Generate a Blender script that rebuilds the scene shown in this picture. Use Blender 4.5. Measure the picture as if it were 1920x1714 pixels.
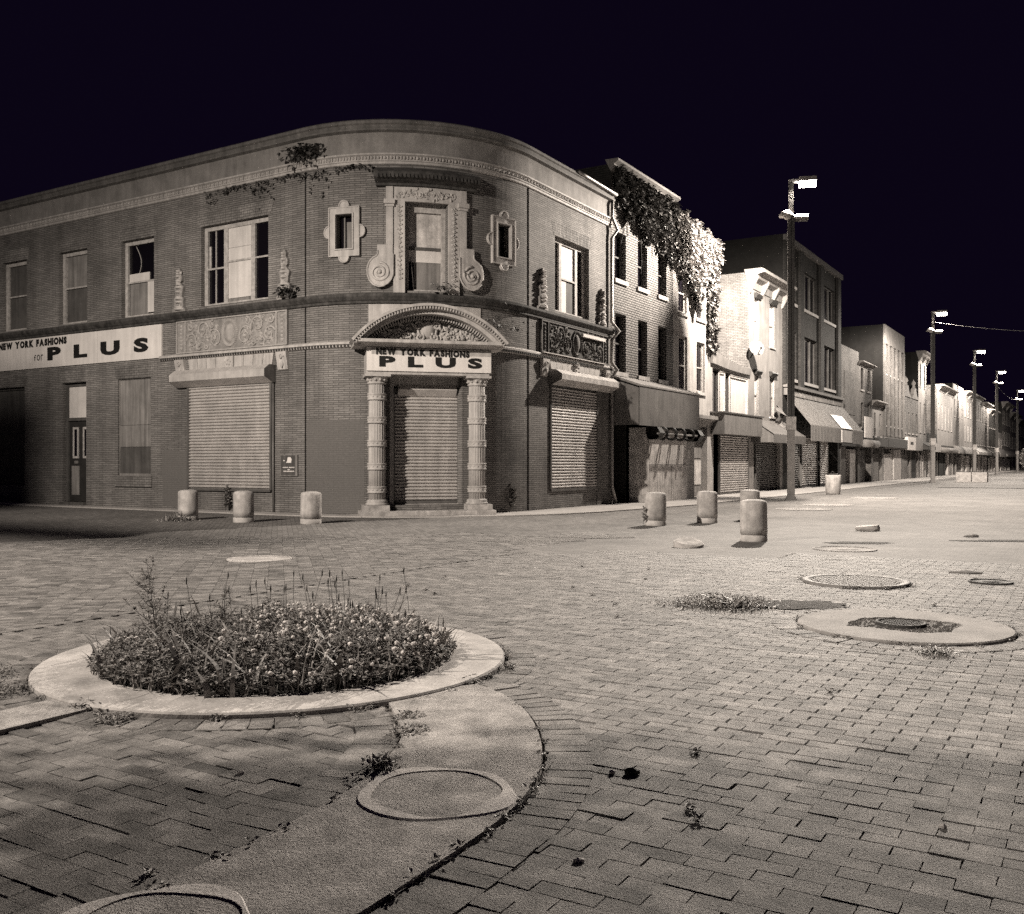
import bpy, bmesh, math, random
from mathutils import Vector, Matrix
rad = math.radians
S = bpy.context.scene
COL = S.collection
for o in list(bpy.data.objects):
    bpy.data.objects.remove(o)

# ---------------------------------------------------------------- camera
CAM_H = 1.4
cd = bpy.data.cameras.new('camera')
cam = bpy.data.objects.new('camera', cd)
COL.objects.link(cam)
cam.location = (0, 0, CAM_H)
cam.rotation_euler = (rad(90), 0, rad(31.3))
cd.sensor_fit = 'HORIZONTAL'
cd.sensor_width = 36
cd.lens = 33.75
cd.shift_y = 0.0057
cd.clip_start = 0.05
cd.clip_end = 3000
S.camera = cam
# ---------------------------------------------------------------- night sky and exposure
W = bpy.data.worlds.new('World')
S.world = W
W.use_nodes = True
bg = W.node_tree.nodes['Background']
bg.inputs[0].default_value = (0.46, 0.24, 1.0, 1)
bg.inputs[1].default_value = 0.0068
S.view_settings.view_transform = 'Standard'
S.view_settings.look = 'None'
S.view_settings.exposure = 0.0
S.view_settings.gamma = 1.0
S.view_settings.use_curve_mapping = False
LAMP_POWER = 140
LAMP_COL = (1.0, 0.90, 0.785)
S.cycles.max_bounces = 6
S.cycles.diffuse_bounces = 1
S.cycles.volume_bounces = 0
S.cycles.glossy_bounces = 3
S.cycles.use_denoising = False
S.cycles.sample_clamp_indirect = 4

# ---------------------------------------------------------------- helpers
XR, YL = -13.9, 19.33           # facade planes: street side (faces +x) and square side (faces -y)
RA, ACX, ACY = 4.4, -18.3, 23.73  # rounded corner
LARC = RA * math.pi / 2

def PM(ox, oy, deg):
    c, s = math.cos(rad(deg)), math.sin(rad(deg))
    return lambda a, z, d: (ox + a * c + d * s, oy + a * s - d * c, z)
ML = PM(0, YL, 0)
MR = PM(XR, 0, 90)
MP = PM(ACX + RA * math.sin(rad(45)), ACY - RA * math.cos(rad(45)), 45)
def MF(s, z, d):
    if s <= 0:
        return (ACX + s, YL - d, z)
    if s >= LARC:
        return (XR + d, ACY + s - LARC, z)
    t = s / RA
    return (ACX + (RA + d) * math.sin(t), ACY - (RA + d) * math.cos(t), z)
def sL(x): return x - ACX
def sA(deg): return RA * rad(deg)
def sR(y): return LARC + y - ACY

class MB:
    def __init__(self):
        self.v, self.f, self.uv, self.sm, self.tone = [], [], [], [], []
    def add(self, vs, fs, uvs=None, sm=False, tone=0.5):
        b = len(self.v)
        self.v += [tuple(p) for p in vs]
        for i, f in enumerate(fs):
            self.f.append([b + k for k in f])
            self.uv.append(uvs[i] if uvs else None)
            self.sm.append(sm)
            self.tone.append(tone)
        return self
    def box(self, x0, x1, y0, y1, z0, z1, tone=0.5):
        vs = [(x, y, z) for z in (z0, z1) for y in (y0, y1) for x in (x0, x1)]
        return self.add(vs, [(0, 2, 3, 1), (4, 5, 7, 6), (0, 1, 5, 4), (2, 6, 7, 3), (0, 4, 6, 2), (1, 3, 7, 5)], tone=tone)
    def sbox(self, M, s0, s1, z0, z1, d0, d1, n=1, back=True):
        vs, fs, uv = [], [], []
        for i in range(n + 1):
            s = s0 + (s1 - s0) * i / n
            vs += [M(s, z0, d1), M(s, z1, d1), M(s, z1, d0), M(s, z0, d0)]
        for i in range(n):
            a, b = 4 * i, 4 * i + 4
            sa, sb = s0 + (s1 - s0) * i / n, s0 + (s1 - s0) * (i + 1) / n
            for k, (p, q) in enumerate(((0, 1), (1, 2), (2, 3), (3, 0))):
                if k == 2 and not back:
                    continue
                fs.append((a + p, b + p, b + q, a + q))
                w = {0: (z0, z1), 1: (d1, d0), 2: (z1, z0), 3: (d0, d1)}[k]
                uv.append([(sa, w[0]), (sb, w[0]), (sb, w[1]), (sa, w[1])])
        e = 4 * n
        fs += [(0, 1, 2, 3), (e + 3, e + 2, e + 1, e)]
        uv += [[(d1, z0), (d1, z1), (d0, z1), (d0, z0)], [(d0, z0), (d0, z1), (d1, z1), (d1, z0)]]
        return self.add(vs, fs, uv)
    def sweep(self, M, s0, s1, prof, n=1, caps=True, sm=False):
        m = len(prof)
        vs, fs = [], []
        for i in range(n + 1):
            s = s0 + (s1 - s0) * i / n
            vs += [M(s, z, d) for d, z in prof]
        for i in range(n):
            for k in range(m - 1):
                a = i * m + k
                fs.append((a, a + m, a + m + 1, a + 1))
        if caps:
            fs += [tuple(range(m)), tuple(range((n + 1) * m - 1, n * m - 1, -1))]
        return self.add(vs, fs, sm=sm)
    def tube(self, pts, r, n=6, sm=True, caps=True):
        pts = [Vector(p) for p in pts]
        rs = r if isinstance(r, (list, tuple)) else [r] * len(pts)
        vs, fs = [], []
        up = Vector((0.13, 0.27, 0.95)).normalized()
        for i, p in enumerate(pts):
            t = (pts[min(i + 1, len(pts) - 1)] - pts[max(i - 1, 0)])
            t = t.normalized() if t.length > 1e-9 else Vector((0, 0, 1))
            a = t.cross(up)
            a = a.normalized() if a.length > 1e-3 else t.cross(Vector((1, 0, 0))).normalized()
            b = a.cross(t)
            for k in range(n):
                w = 2 * math.pi * k / n
                vs.append(p + a * (rs[i] * math.cos(w)) + b * (rs[i] * math.sin(w)))
        for i in range(len(pts) - 1):
            for k in range(n):
                k2 = (k + 1) % n
                fs.append((i * n + k, i * n + k2, (i + 1) * n + k2, (i + 1) * n + k))
        if caps:
            fs += [tuple(range(n - 1, -1, -1)), tuple((len(pts) - 1) * n + k for k in range(n))]
        return self.add(vs, fs, sm=sm)
    def lathe(self, prof, c=(0, 0, 0), n=20, sm=True, flute=None):
        m = len(prof)
        vs, fs = [], []
        for k in range(n):
            w = 2 * math.pi * k / n
            for r, z in prof:
                rr = r
                if flute:
                    rr = r * flute[k % len(flute)]
                vs.append((c[0] + rr * math.cos(w), c[1] + rr * math.sin(w), c[2] + z))
        for k in range(n):
            k2 = (k + 1) % n
            for j in range(m - 1):
                fs.append((k * m + j, k2 * m + j, k2 * m + j + 1, k * m + j + 1))
        if prof[0][0] > 1e-6:
            fs.append(tuple(k * m for k in range(n - 1, -1, -1)))
        if prof[-1][0] > 1e-6:
            fs.append(tuple(k * m + m - 1 for k in range(n)))
        return self.add(vs, fs, sm=sm)
    def blob(self, M, s, z, d, rs, rz, rd, n=6, m=3):
        """a low dome standing proud of the mapped surface"""
        vs, fs = [M(s, z, d + rd)], []
        for j in range(1, m + 1):
            t = j / m * math.pi / 2
            for k in range(n):
                w = 2 * math.pi * k / n
                vs.append(M(s + rs * math.sin(t) * math.cos(w), z + rz * math.sin(t) * math.sin(w), d + rd * math.cos(t)))
        for k in range(n):
            fs.append((0, 1 + k, 1 + (k + 1) % n))
        for j in range(m - 1):
            for k in range(n):
                k2 = (k + 1) % n
                fs.append((1 + j * n + k, 1 + (j + 1) * n + k, 1 + (j + 1) * n + k2, 1 + j * n + k2))
        return self.add(vs, fs, sm=True)
    def poly(self, M, pts, d0, d1):
        """closed outline (s, z) given thickness from d0 to d1"""
        n = len(pts)
        vs = [M(s, z, d1) for s, z in pts] + [M(s, z, d0) for s, z in pts]
        fs = [tuple(range(n))] + [(i, n + i, n + (i + 1) % n, (i + 1) % n) for i in range(n)]
        uv = [[(s, z) for s, z in pts]] + [None] * n
        return self.add(vs, fs, uv)
    def wall(self, M, ss, zs, holes, d=0.0, depth=0.2):
        ss = sorted(set(round(x, 4) for x in list(ss) + [h[0] for h in holes] + [h[1] for h in holes]))
        zs = sorted(set(round(x, 4) for x in list(zs) + [h[2] for h in holes] + [h[3] for h in holes]))
        idx, vs, fs, uv = {}, [], [], []
        def vid(i, j):
            if (i, j) not in idx:
                idx[(i, j)] = len(vs)
                vs.append(M(ss[i], zs[j], d))
            return idx[(i, j)]
        for i in range(len(ss) - 1):
            for j in range(len(zs) - 1):
                cs, cz = (ss[i] + ss[i + 1]) / 2, (zs[j] + zs[j + 1]) / 2
                if any(h[0] < cs < h[1] and h[2] < cz < h[3] for h in holes):
                    continue
                fs.append((vid(i, j), vid(i + 1, j), vid(i + 1, j + 1), vid(i, j + 1)))
                uv.append([(ss[i], zs[j]), (ss[i + 1], zs[j]), (ss[i + 1], zs[j + 1]), (ss[i], zs[j + 1])])
        self.add(vs, fs, uv)
        for h in holes:
            dp = h[4] if len(h) > 4 else depth
            cut = [h[0]] + [x for x in ss if h[0] < x < h[1]] + [h[1]]
            for a, b, za, zb in [(h[0], h[0], h[2], h[3]), (h[1], h[1], h[3], h[2])]:
                self.add([M(a, za, d), M(a, zb, d), M(a, zb, d - dp), M(a, za, d - dp)], [(0, 1, 2, 3)],
                         [[(a, za), (a, zb), (a + dp, zb), (a + dp, za)]])
            for p, q in zip(cut[:-1], cut[1:]):
                for z in (h[2], h[3]):
                    self.add([M(p, z, d), M(q, z, d), M(q, z, d - dp), M(p, z, d - dp)], [(0, 1, 2, 3)],
                             [[(p, z), (q, z), (q, z + dp), (p, z + dp)]])
        return self
    def build(self, name, mat, parent=None, local=False, tone=False):
        me = bpy.data.meshes.new(name)
        me.from_pydata(self.v, [], self.f)
        me.materials.append(mat)
        ul = me.uv_layers.new(name='UVMap')
        buf = []
        for i, p in enumerate(me.polygons):
            if self.uv[i]:
                for q in self.uv[i]:
                    buf += q
            else:
                nx, ny, nz = map(abs, p.normal)
                for vi in p.vertices:
                    x, y, z = self.v[vi]
                    buf += (x, y) if nz > 0.7 else ((y, z) if nx > ny else (x, z))
        ul.data.foreach_set('uv', buf)
        me.polygons.foreach_set('use_smooth', self.sm)
        if tone:
            at = me.attributes.new('tone', 'FLOAT', 'FACE')
            at.data.foreach_set('value', self.tone)
        me.update()
        o = bpy.data.objects.new(name, me)
        COL.objects.link(o)
        if parent:
            o.parent = parent
            if parent.type == 'EMPTY' and not local:
                o.matrix_parent_inverse = Matrix.Translation(-parent.location)
        return o

def tag(o, label=None, cat=None, group=None, kind=None):
    if label: o['label'] = label
    if cat: o['category'] = cat
    if group: o['group'] = group
    if kind: o['kind'] = kind
    return o
def thing(name, label, cat, loc=(0, 0, 0), group=None):
    o = bpy.data.objects.new(name, None)
    COL.objects.link(o)
    o.location = loc
    o.empty_display_size = 0.3
    return tag(o, label, cat, group)
def copy_tree(o, parent=None):
    c = o.copy()
    COL.objects.link(c)
    c.parent = parent
    for ch in list(o.children):
        copy_tree(ch, c)
    return c

# ---------------------------------------------------------------- materials
def grey(v):
    return (v, v * 0.945, v * 0.91)
def _n(nt, t, **kw):
    n = nt.nodes.new(t)
    for k, v in kw.items():
        setattr(n, k, v)
    return n
def _math(nt, op, a, b):
    n = _n(nt, 'ShaderNodeMath', operation=op)
    for i, x in enumerate((a, b)):
        if isinstance(x, (int, float)): n.inputs[i].default_value = x
        else: nt.links.new(x, n.inputs[i])
    return n.outputs[0]
def _noise(nt, vec, scale, detail=6, rough=0.6):
    n = _n(nt, 'ShaderNodeTexNoise')
    n.inputs['Scale'].default_value = scale
    n.inputs['Detail'].default_value = detail
    n.inputs['Roughness'].default_value = rough
    nt.links.new(vec, n.inputs['Vector'])
    return n.outputs['Fac']
def _map(nt, x, a, b, c, d):
    n = _n(nt, 'ShaderNodeMapRange')
    n.inputs[1].default_value, n.inputs[2].default_value, n.inputs[3].default_value, n.inputs[4].default_value = a, b, c, d
    nt.links.new(x, n.inputs[0])
    return n.outputs[0]
def _scalecol(nt, col, fac):
    n = _n(nt, 'ShaderNodeVectorMath', operation='SCALE')
    if isinstance(col, tuple): n.inputs[0].default_value = col
    else: nt.links.new(col, n.inputs[0])
    nt.links.new(fac, n.inputs['Scale'])
    return n.outputs[0]
def _start(name, rough, spec, metal=0.0):
    m = bpy.data.materials.new(name)
    m.use_nodes = True
    nt = m.node_tree
    b = nt.nodes['Principled BSDF']
    b.inputs['Roughness'].default_value = rough
    b.inputs['Specular IOR Level'].default_value = spec
    b.inputs['Metallic'].default_value = metal
    pos = _n(nt, 'ShaderNodeNewGeometry').outputs['Position']
    return m, nt, b, pos
def surf(name, v, rough=0.85, var=0.3, sc=2.0, bump=0.0, bs=45.0, metal=0.0, spec=0.25, streak=0.0, tone=0.0, bdist=0.01):
    m, nt, b, pos = _start(name, rough, spec, metal)
    f = _map(nt, _noise(nt, pos, sc, 8, 0.65), 0.28, 0.72, 1 - var, 1 + var * 0.7)
    fine = _noise(nt, pos, bs, 4, 0.7)
    f = _math(nt, 'MULTIPLY', f, _map(nt, fine, 0.3, 0.7, 1 - var * 0.5, 1 + var * 0.5))
    if streak:
        mp = _n(nt, 'ShaderNodeMapping')
        mp.inputs['Scale'].default_value = (7, 7, 0.45)
        nt.links.new(pos, mp.inputs['Vector'])
        f = _math(nt, 'MULTIPLY', f, _map(nt, _noise(nt, mp.outputs[0], 1.0, 5, 0.6), 0.35, 0.65, 1 - streak, 1 + streak * 0.3))
    if tone:
        at = _n(nt, 'ShaderNodeAttribute', attribute_name='tone')
        f = _math(nt, 'MULTIPLY', f, _map(nt, at.outputs['Fac'], 0, 1, 1 - tone, 1 + tone))
    nt.links.new(_scalecol(nt, grey(v), f), b.inputs['Base Color'])
    if bump:
        bn = _n(nt, 'ShaderNodeBump')
        bn.inputs['Strength'].default_value = bump
        bn.inputs['Distance'].default_value = bdist
        nt.links.new(fine, bn.inputs['Height'])
        nt.links.new(bn.outputs[0], b.inputs['Normal'])
    return m
def brick(name, v1, v2, vm, bw, rh, mort=0.012, bump=0.6, var=0.3, sc=0.9, xy=None, streak=0.25, rough=0.88, vecscale=1.0):
    m, nt, b, pos = _start(name, rough, 0.2)
    if xy is None:
        vec = _n(nt, 'ShaderNodeTexCoord').outputs['UV']
    else:
        mp = _n(nt, 'ShaderNodeMapping')
        mp.inputs['Rotation'].default_value = (0, 0, rad(xy))
        nt.links.new(pos, mp.inputs['Vector'])
        vec = mp.outputs[0]
    # slightly wavy courses
    wv = _n(nt, 'ShaderNodeTexNoise')
    wv.inputs['Scale'].default_value = 2.5
    nt.links.new(vec, wv.inputs['Vector'])
    ws = _n(nt, 'ShaderNodeVectorMath', operation='SCALE')
    ws.inputs['Scale'].default_value = rh * 0.35
    nt.links.new(wv.outputs['Color'], ws.inputs[0])
    wa = _n(nt, 'ShaderNodeVectorMath', operation='ADD')
    nt.links.new(vec, wa.inputs[0]); nt.links.new(ws.outputs[0], wa.inputs[1])
    t = _n(nt, 'ShaderNodeTexBrick')
    t.inputs['Scale'].default_value = 1.0
    t.inputs['Mortar Size'].default_value = mort
    t.inputs['Mortar Smooth'].default_value = 0.25
    t.inputs['Brick Width'].default_value = bw
    t.inputs['Row Height'].default_value = rh
    for k, v in (('Color1', v1), ('Color2', v2), ('Mortar', vm)):
        t.inputs[k].default_value = (*grey(v), 1)
    nt.links.new(wa.outputs[0], t.inputs['Vector'])
    f = _map(nt, _noise(nt, pos, sc, 8, 0.65), 0.28, 0.72, 1 - var, 1 + var * 0.7)
    fine = _noise(nt, pos, 28, 5, 0.7)
    f = _math(nt, 'MULTIPLY', f, _map(nt, fine, 0.3, 0.7, 0.8, 1.2))
    if streak:
        mp2 = _n(nt, 'ShaderNodeMapping')
        mp2.inputs['Scale'].default_value = (2.2, 2.2, 0.25)
        nt.links.new(pos, mp2.inputs['Vector'])
        f = _math(nt, 'MULTIPLY', f, _map(nt, _noise(nt, mp2.outputs[0], 1.0, 5, 0.6), 0.35, 0.65, 1 - streak, 1 + streak * 0.3))
    nt.links.new(_scalecol(nt, t.outputs['Color'], f), b.inputs['Base Color'])
    h = _math(nt, 'SUBTRACT', _math(nt, 'MULTIPLY', fine, 0.35), t.outputs['Fac'])
    bn = _n(nt, 'ShaderNodeBump')
    bn.inputs['Strength'].default_value = bump
    bn.inputs['Distance'].default_value = 0.012
    nt.links.new(h, bn.inputs['Height'])
    nt.links.new(bn.outputs[0], b.inputs['Normal'])
    return m
def glass(name, rough=0.06):
    m, nt, b, pos = _start(name, rough, 0.6)
    b.inputs['Base Color'].default_value = (0.006, 0.005, 0.007, 1)
    bn = _n(nt, 'ShaderNodeBump')
    bn.inputs['Strength'].default_value = 0.12
    bn.inputs['Distance'].default_value = 0.02
    nt.links.new(_noise(nt, pos, 3.0, 2), bn.inputs['Height'])
    nt.links.new(bn.outputs[0], b.inputs['Normal'])
    return m
def emit(name, col, k):
    m = bpy.data.materials.new(name)
    m.use_nodes = True
    nt = m.node_tree
    nt.nodes.clear()
    e = nt.nodes.new('ShaderNodeEmission')
    e.inputs[0].default_value = (*col, 1)
    e.inputs[1].default_value = k
    out = nt.nodes.new('ShaderNodeOutputMaterial')
    nt.links.new(e.outputs[0], out.inputs[0])
    return m

M_ = dict(
    paver=surf('paver', 0.23, 0.8, 0.6, 6.0, 0.9, 110, tone=0.4, bdist=0.006),
    sand_pale=surf('joint_sand_pale', 0.34, 0.95, 0.4, 8.0, 0.3, 40),
    sand=surf('joint_sand', 0.13, 0.95, 0.4, 8.0, 0.5, 40),
    far_paving=brick('paving_far', 0.245, 0.17, 0.10, 0.236, 0.092, 0.005, 0.3, 0.3, 0.5, xy=0, streak=0),
    far_paving_d=brick('paving_far_diagonal', 0.245, 0.16, 0.11, 0.23, 0.105, 0.006, 0.3, 0.3, 0.5, xy=45, streak=0),
    concrete=surf('concrete', 0.54, 0.9, 0.45, 4.0, 0.45, 55, bdist=0.006),
    concrete_rough=surf('exposed_aggregate', 0.43, 0.9, 0.5, 6.0, 0.9, 75, bdist=0.01),
    concrete_pale=surf('concrete_pale', 0.52, 0.88, 0.4, 5.0, 0.6, 60, streak=0.25),
    mortar=surf('mortar', 0.66, 0.9, 0.3, 7.0, 0.5, 60),
    concrete_disc=surf('concrete_disc', 0.32, 0.9, 0.35, 3.0, 0.4, 50),
    sidewalk=surf('sidewalk_concrete', 0.46, 0.9, 0.3, 1.2, 0.3, 40),
    gravel=surf('gravel', 0.26, 0.95, 0.7, 30.0, 1.0, 90, bdist=0.02),
    gravel_dark=surf('earth', 0.10, 0.97, 0.6, 14, 0.9, 70, bdist=0.02),
    soil=surf('soil', 0.045, 0.97, 0.5, 12, 0.8, 60, bdist=0.02),
    iron=surf('cast_iron', 0.05, 0.8, 0.4, 9, 0.4, 60),
    steel_plate=surf('worn_steel_plate', 0.2, 0.75, 0.3, 6, 0.3, 60),
    brick=brick('roman_brick', 0.28, 0.2, 0.12, 0.31, 0.058, 0.009, 0.9, 0.38, 0.55, streak=0.2),
    brick_edge=brick('brick_soldier', 0.33, 0.2, 0.13, 0.07, 0.4, 0.009, 0.7, 0.25, 2.0, streak=0.1),
    brick_paint=brick('painted_brick', 0.16, 0.155, 0.135, 0.31, 0.058, 0.009, 0.35, 0.1, 0.5, streak=0),
    brick_a=brick('brick_light_house', 0.3, 0.23, 0.03, 0.23, 0.085, 0.017, 1.0, 0.2, 0.8, streak=0.15),
    brick_d=brick('brick_worn_side', 0.23, 0.17, 0.1, 0.22, 0.075, 0.009, 0.9, 0.35, 1.6, streak=0.25),
    brick_dark=brick('brick_sooty', 0.055, 0.035, 0.02, 0.22, 0.075, 0.009, 0.8, 0.3, 0.8, streak=0.2),
    brick_mid=brick('brick_mid', 0.3, 0.2, 0.13, 0.22, 0.075, 0.009, 0.8, 0.35, 0.8, streak=0.25),
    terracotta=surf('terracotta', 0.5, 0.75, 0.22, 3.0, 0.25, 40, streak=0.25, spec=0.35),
    terracotta_dark=surf('weathered_terracotta', 0.075, 0.85, 0.6, 6.0, 0.5, 40, streak=0.4),  # sooted courses; also holds the shade behind the street panel's carving
    stucco=surf('stucco', 0.28, 0.9, 0.35, 1.6, 0.3, 30, streak=0.15),
    coping=surf('coping', 0.19, 0.8, 0.35, 2.0, 0.3, 30, streak=0.3),
    white_stucco=surf('white_stucco', 0.42, 0.88, 0.22, 1.5, 0.35, 25, streak=0.2),
    cream_paint=surf('cream_paint', 0.3, 0.8, 0.25, 1.5, 0.25, 30, streak=0.2),
    sign_white=surf('sign_face', 0.82, 0.6, 0.12, 1.5, 0.0, 30, streak=0.12),
    sign_old=surf('old_sign_face', 0.5, 0.7, 0.25, 2.0, 0.1, 30, streak=0.25),
    ink=surf('sign_ink', 0.016, 0.6, 0.3, 8),
    wood=surf('weathered_white_wood', 0.5, 0.8, 0.4, 8.0, 0.4, 40, streak=0.25),
    board=surf('white_board', 0.7, 0.75, 0.15, 1.5, 0.1, 30, streak=0.12),
    board_grey=surf('grey_board', 0.26, 0.85, 0.25, 2.0, 0.2, 30, streak=0.4),
    board_dark=surf('dark_board', 0.11, 0.8, 0.3, 2.0, 0.2, 30, streak=0.3),
    plywood=surf('plywood', 0.62, 0.85, 0.4, 3.0, 0.35, 22, streak=0.3),
    shutter=surf('shutter_steel', 0.6, 0.5, 0.22, 2.0, 0.1, 30, metal=0.25, spec=0.5, streak=0.15),
    shutter_dark=surf('shutter_dark', 0.16, 0.5, 0.3, 2.0, 0.1, 30, metal=0.3, spec=0.5, streak=0.2),
    galv=surf('galvanised', 0.36, 0.5, 0.25, 4.0, 0.0, 30, metal=0.4, spec=0.5),
    pole=surf('lamp_pole_paint', 0.075, 0.42, 0.3, 5.0, 0.05, 40, spec=0.5),
    pole_light=surf('lamp_pole_base', 0.3, 0.55, 0.25, 5.0, 0.1, 40),
    metal_dark=surf('dark_metal', 0.035, 0.5, 0.3, 5.0),
    awning=surf('awning_canvas', 0.2, 0.9, 0.25, 2.0, 0.2, 40, streak=0.2),
    awning_dark=surf('awning_dark', 0.07, 0.9, 0.25, 2.0, 0.2, 40),
    awning_metal=surf('awning_metal', 0.17, 0.75, 0.2, 2.0, 0.1, 30, streak=0.2),
    tar=surf('tarred_wall', 0.02, 0.9, 0.3, 2.0, 0.2, 30),  # even near-black tone for side walls and some shop panels
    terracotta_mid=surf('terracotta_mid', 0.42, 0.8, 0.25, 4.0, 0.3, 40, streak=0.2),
    stucco_grim=surf('grimy_terracotta', 0.13, 0.85, 0.4, 5.0, 0.3, 40, streak=0.2),  # darker relief tone for the street side panel
    stucco_soiled=surf('soiled_terracotta', 0.3, 0.85, 0.35, 5.0, 0.3, 40, streak=0.2),  # darker ground under carving; crevice shade put into the colour
    roof=surf('roofing', 0.04, 0.9, 0.3, 2.0),
    glass=glass('window_glass'),
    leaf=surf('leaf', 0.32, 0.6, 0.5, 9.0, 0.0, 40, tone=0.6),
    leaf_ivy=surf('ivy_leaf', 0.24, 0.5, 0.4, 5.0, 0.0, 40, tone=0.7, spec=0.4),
    leaf_ivy_dark=surf('ivy_leaf_dark', 0.075, 0.5, 0.5, 5.0, 0.0, 40, tone=0.8, spec=0.4),  # dark copy of the ivy leaf, with shade put into the colour
    straw=surf('dry_grass', 0.3, 0.8, 0.3, 9.0, tone=0.4),
    stem=surf('stem', 0.07, 0.8, 0.4, 20),
    flower=surf('clover_flower', 0.85, 0.8, 0.25, 60, 0.3, 160),
    bark=surf('bark', 0.05, 0.95, 0.4, 8, 0.6, 30),
    cable=surf('cable', 0.07, 0.6, 0.2, 5),
    lens=emit('lamp_lens', (1.0, 0.93, 0.85), 60.0),
)
rng = random.Random(11)

# ================================================================ GROUND
CB, SB = math.cos(rad(31.3)), math.sin(rad(31.3))
def camxy(x, y): return (x * CB + y * SB, -x * SB + y * CB)
def sheet(name, mat, pts, z, kind='structure', parent=None):
    mb = MB()
    mb.add([(x, y, z) for x, y in pts], [tuple(range(len(pts)))])
    o = mb.build(name, mat, parent)
    return tag(o, kind=kind) if kind else o
tag(sheet('ground', M_['soil'], [(-900, -300), (900, -300), (900, 1500), (-900, 1500)], -0.055), label='dark earth beneath the paving')

XB = -7.72                     # joint between the two fields of paving
RINGS = [(-4.96, 4.98, 1.6), (-1.4, 8.7, 0.86)]
PADS = [(-10.37, 10.0, 0.47), (-2.4, 11.7, 0.6), (-3.48, 16.1, 0.55)]
PATH_R = [(-3.30, 5.01), (-2.99, 4.86), (-2.70, 4.61), (-2.38, 4.20), (-2.17, 3.84), (-2.06, 3.57), (-1.98, 3.25), (-1.95, 2.90), (-1.94, 2.64), (-1.93, 2.31), (-1.93, 1.4), (-1.93, 0.2)]
PATH_L = [(-3.61, 4.48), (-3.25, 4.14), (-3.00, 3.88), (-2.86, 3.60), (-2.74, 3.32), (-2.68, 3.04), (-2.64, 2.69), (-2.62, 2.38), (-2.63, 2.10), (-2.63, 1.87), (-2.63, 1.0), (-2.63, 0.2)]
PATH2 = [(-5.22, 3.50), (-4.84, 3.50), (-4.84, 0.6), (-5.22, 0.6)]
def smooth(pts, it=2):
    for _ in range(it):
        q = [pts[0]]
        for a, b in zip(pts[:-1], pts[1:]):
            q += [(a[0] * .75 + b[0] * .25, a[1] * .75 + b[1] * .25), (a[0] * .25 + b[0] * .75, a[1] * .25 + b[1] * .75)]
        pts = q + [pts[-1]]
    return pts
PATH_R, PATH_L = smooth(PATH_R), smooth(PATH_L)
PATH_POLY = [(-3.95, 5.05)] + PATH_R + PATH_L[::-1] + [(-4.0, 4.7)]
def inpoly(p, poly):
    x, y = p
    r = False
    for i in range(len(poly)):
        (x1, y1), (x2, y2) = poly[i], poly[i - 1]
        if (y1 > y) != (y2 > y) and x < (x2 - x1) * (y - y1) / (y2 - y1) + x1:
            r = not r
    return r
def dist_line(p, line):
    best = 9
    for (ax, ay), (bx, by) in zip(line[:-1], line[1:]):
        dx, dy = bx - ax, by - ay
        t = max(0, min(1, ((p[0] - ax) * dx + (p[1] - ay) * dy) / (dx * dx + dy * dy + 1e-12)))
        best = min(best, math.hypot(p[0] - ax - t * dx, p[1] - ay - t * dy))
    return best
def near_cell(cx, cy):
    a, b = camxy(cx, cy)
    return b > 0.6 and abs(a) < 0.62 * b + 2.2 and math.hypot(a, b) < (15.0 if cx > XB else 19.0) and cy < 17.8

BL, BW = 0.236, 0.092
def unit_brick(L, Wd, tone):
    mb = MB()
    c, h = 0.004, 0.045
    vs = []
    for z, k in ((0, c), (-c, 0), (-h, 0)):
        vs += [(-L / 2 + k, -Wd / 2 + k, z), (L / 2 - k, -Wd / 2 + k, z), (L / 2 - k, Wd / 2 - k, z), (-L / 2 + k, Wd / 2 - k, z)]
    fs = [(0, 1, 2, 3)]
    for r in (0, 4):
        for k in range(4):
            fs.append((r + k, r + 4 + k, r + 4 + (k + 1) % 4, r + (k + 1) % 4))
    return mb.add(vs, fs, tone=tone)
tag(sheet('joint_sand', M_['sand'], [(XB, -6), (20, -6), (20, 24), (XB, 24)], -0.0085), label='dark sand in the paving joints')
tag(sheet('pale_joint_sand', M_['sand_pale'], [(-45, -6), (XB, -6), (XB, 18.7), (-45, 18.7)], -0.0085), label='pale sand in the diagonal paving joints')
bricks = []                    # x, y, z, rotation, tilt x, tilt y, length, width, tone
rb = random.Random(5)
def put(x, y, ang, L, Wd, contrast=1.0, lift=0.0):
    if any(math.hypot(x - a, y - b) < r - 0.1 for a, b, r in RINGS + PADS) or inpoly((x, y), PATH_POLY) or inpoly((x, y), PATH2):
        return
    t = min(1, max(0, rb.gauss(0.5, 0.17 * contrast)))
    if rb.random() < 0.05: t = rb.choice((0.08, 0.95))
    z = lift + rb.gauss(0, 0.0011) + 0.003 * math.sin(x * 1.7 + y * 0.9) * math.sin(y * 1.3 - x * 0.4)
    if rb.random() < 0.03: z -= 0.004
    z = max(z, -0.0035)
    bricks.append((x, y, z, ang + rb.gauss(0, 0.016), rb.gauss(0, 0.007), rb.gauss(0, 0.005), L - (rb.uniform(0.001, 0.0035) if rb.random() < .9 else rb.uniform(.005, .012)), Wd - (rb.uniform(0.0005, 0.0025) if rb.random() < .92 else rb.uniform(.004, .008)), t))
def in_border(x, y):
    return (dist_line((x, y), PATH_R) < 0.12 and y < 5.0) or (dist_line((x, y), PATH_L) < 0.12 and x < -2.6) \
        or abs(math.hypot(x + 1.4, y - 8.7) - 0.94) < 0.06 or (abs(math.hypot(x + 4.96, y - 4.98) - 1.68) < 0.06)
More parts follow.
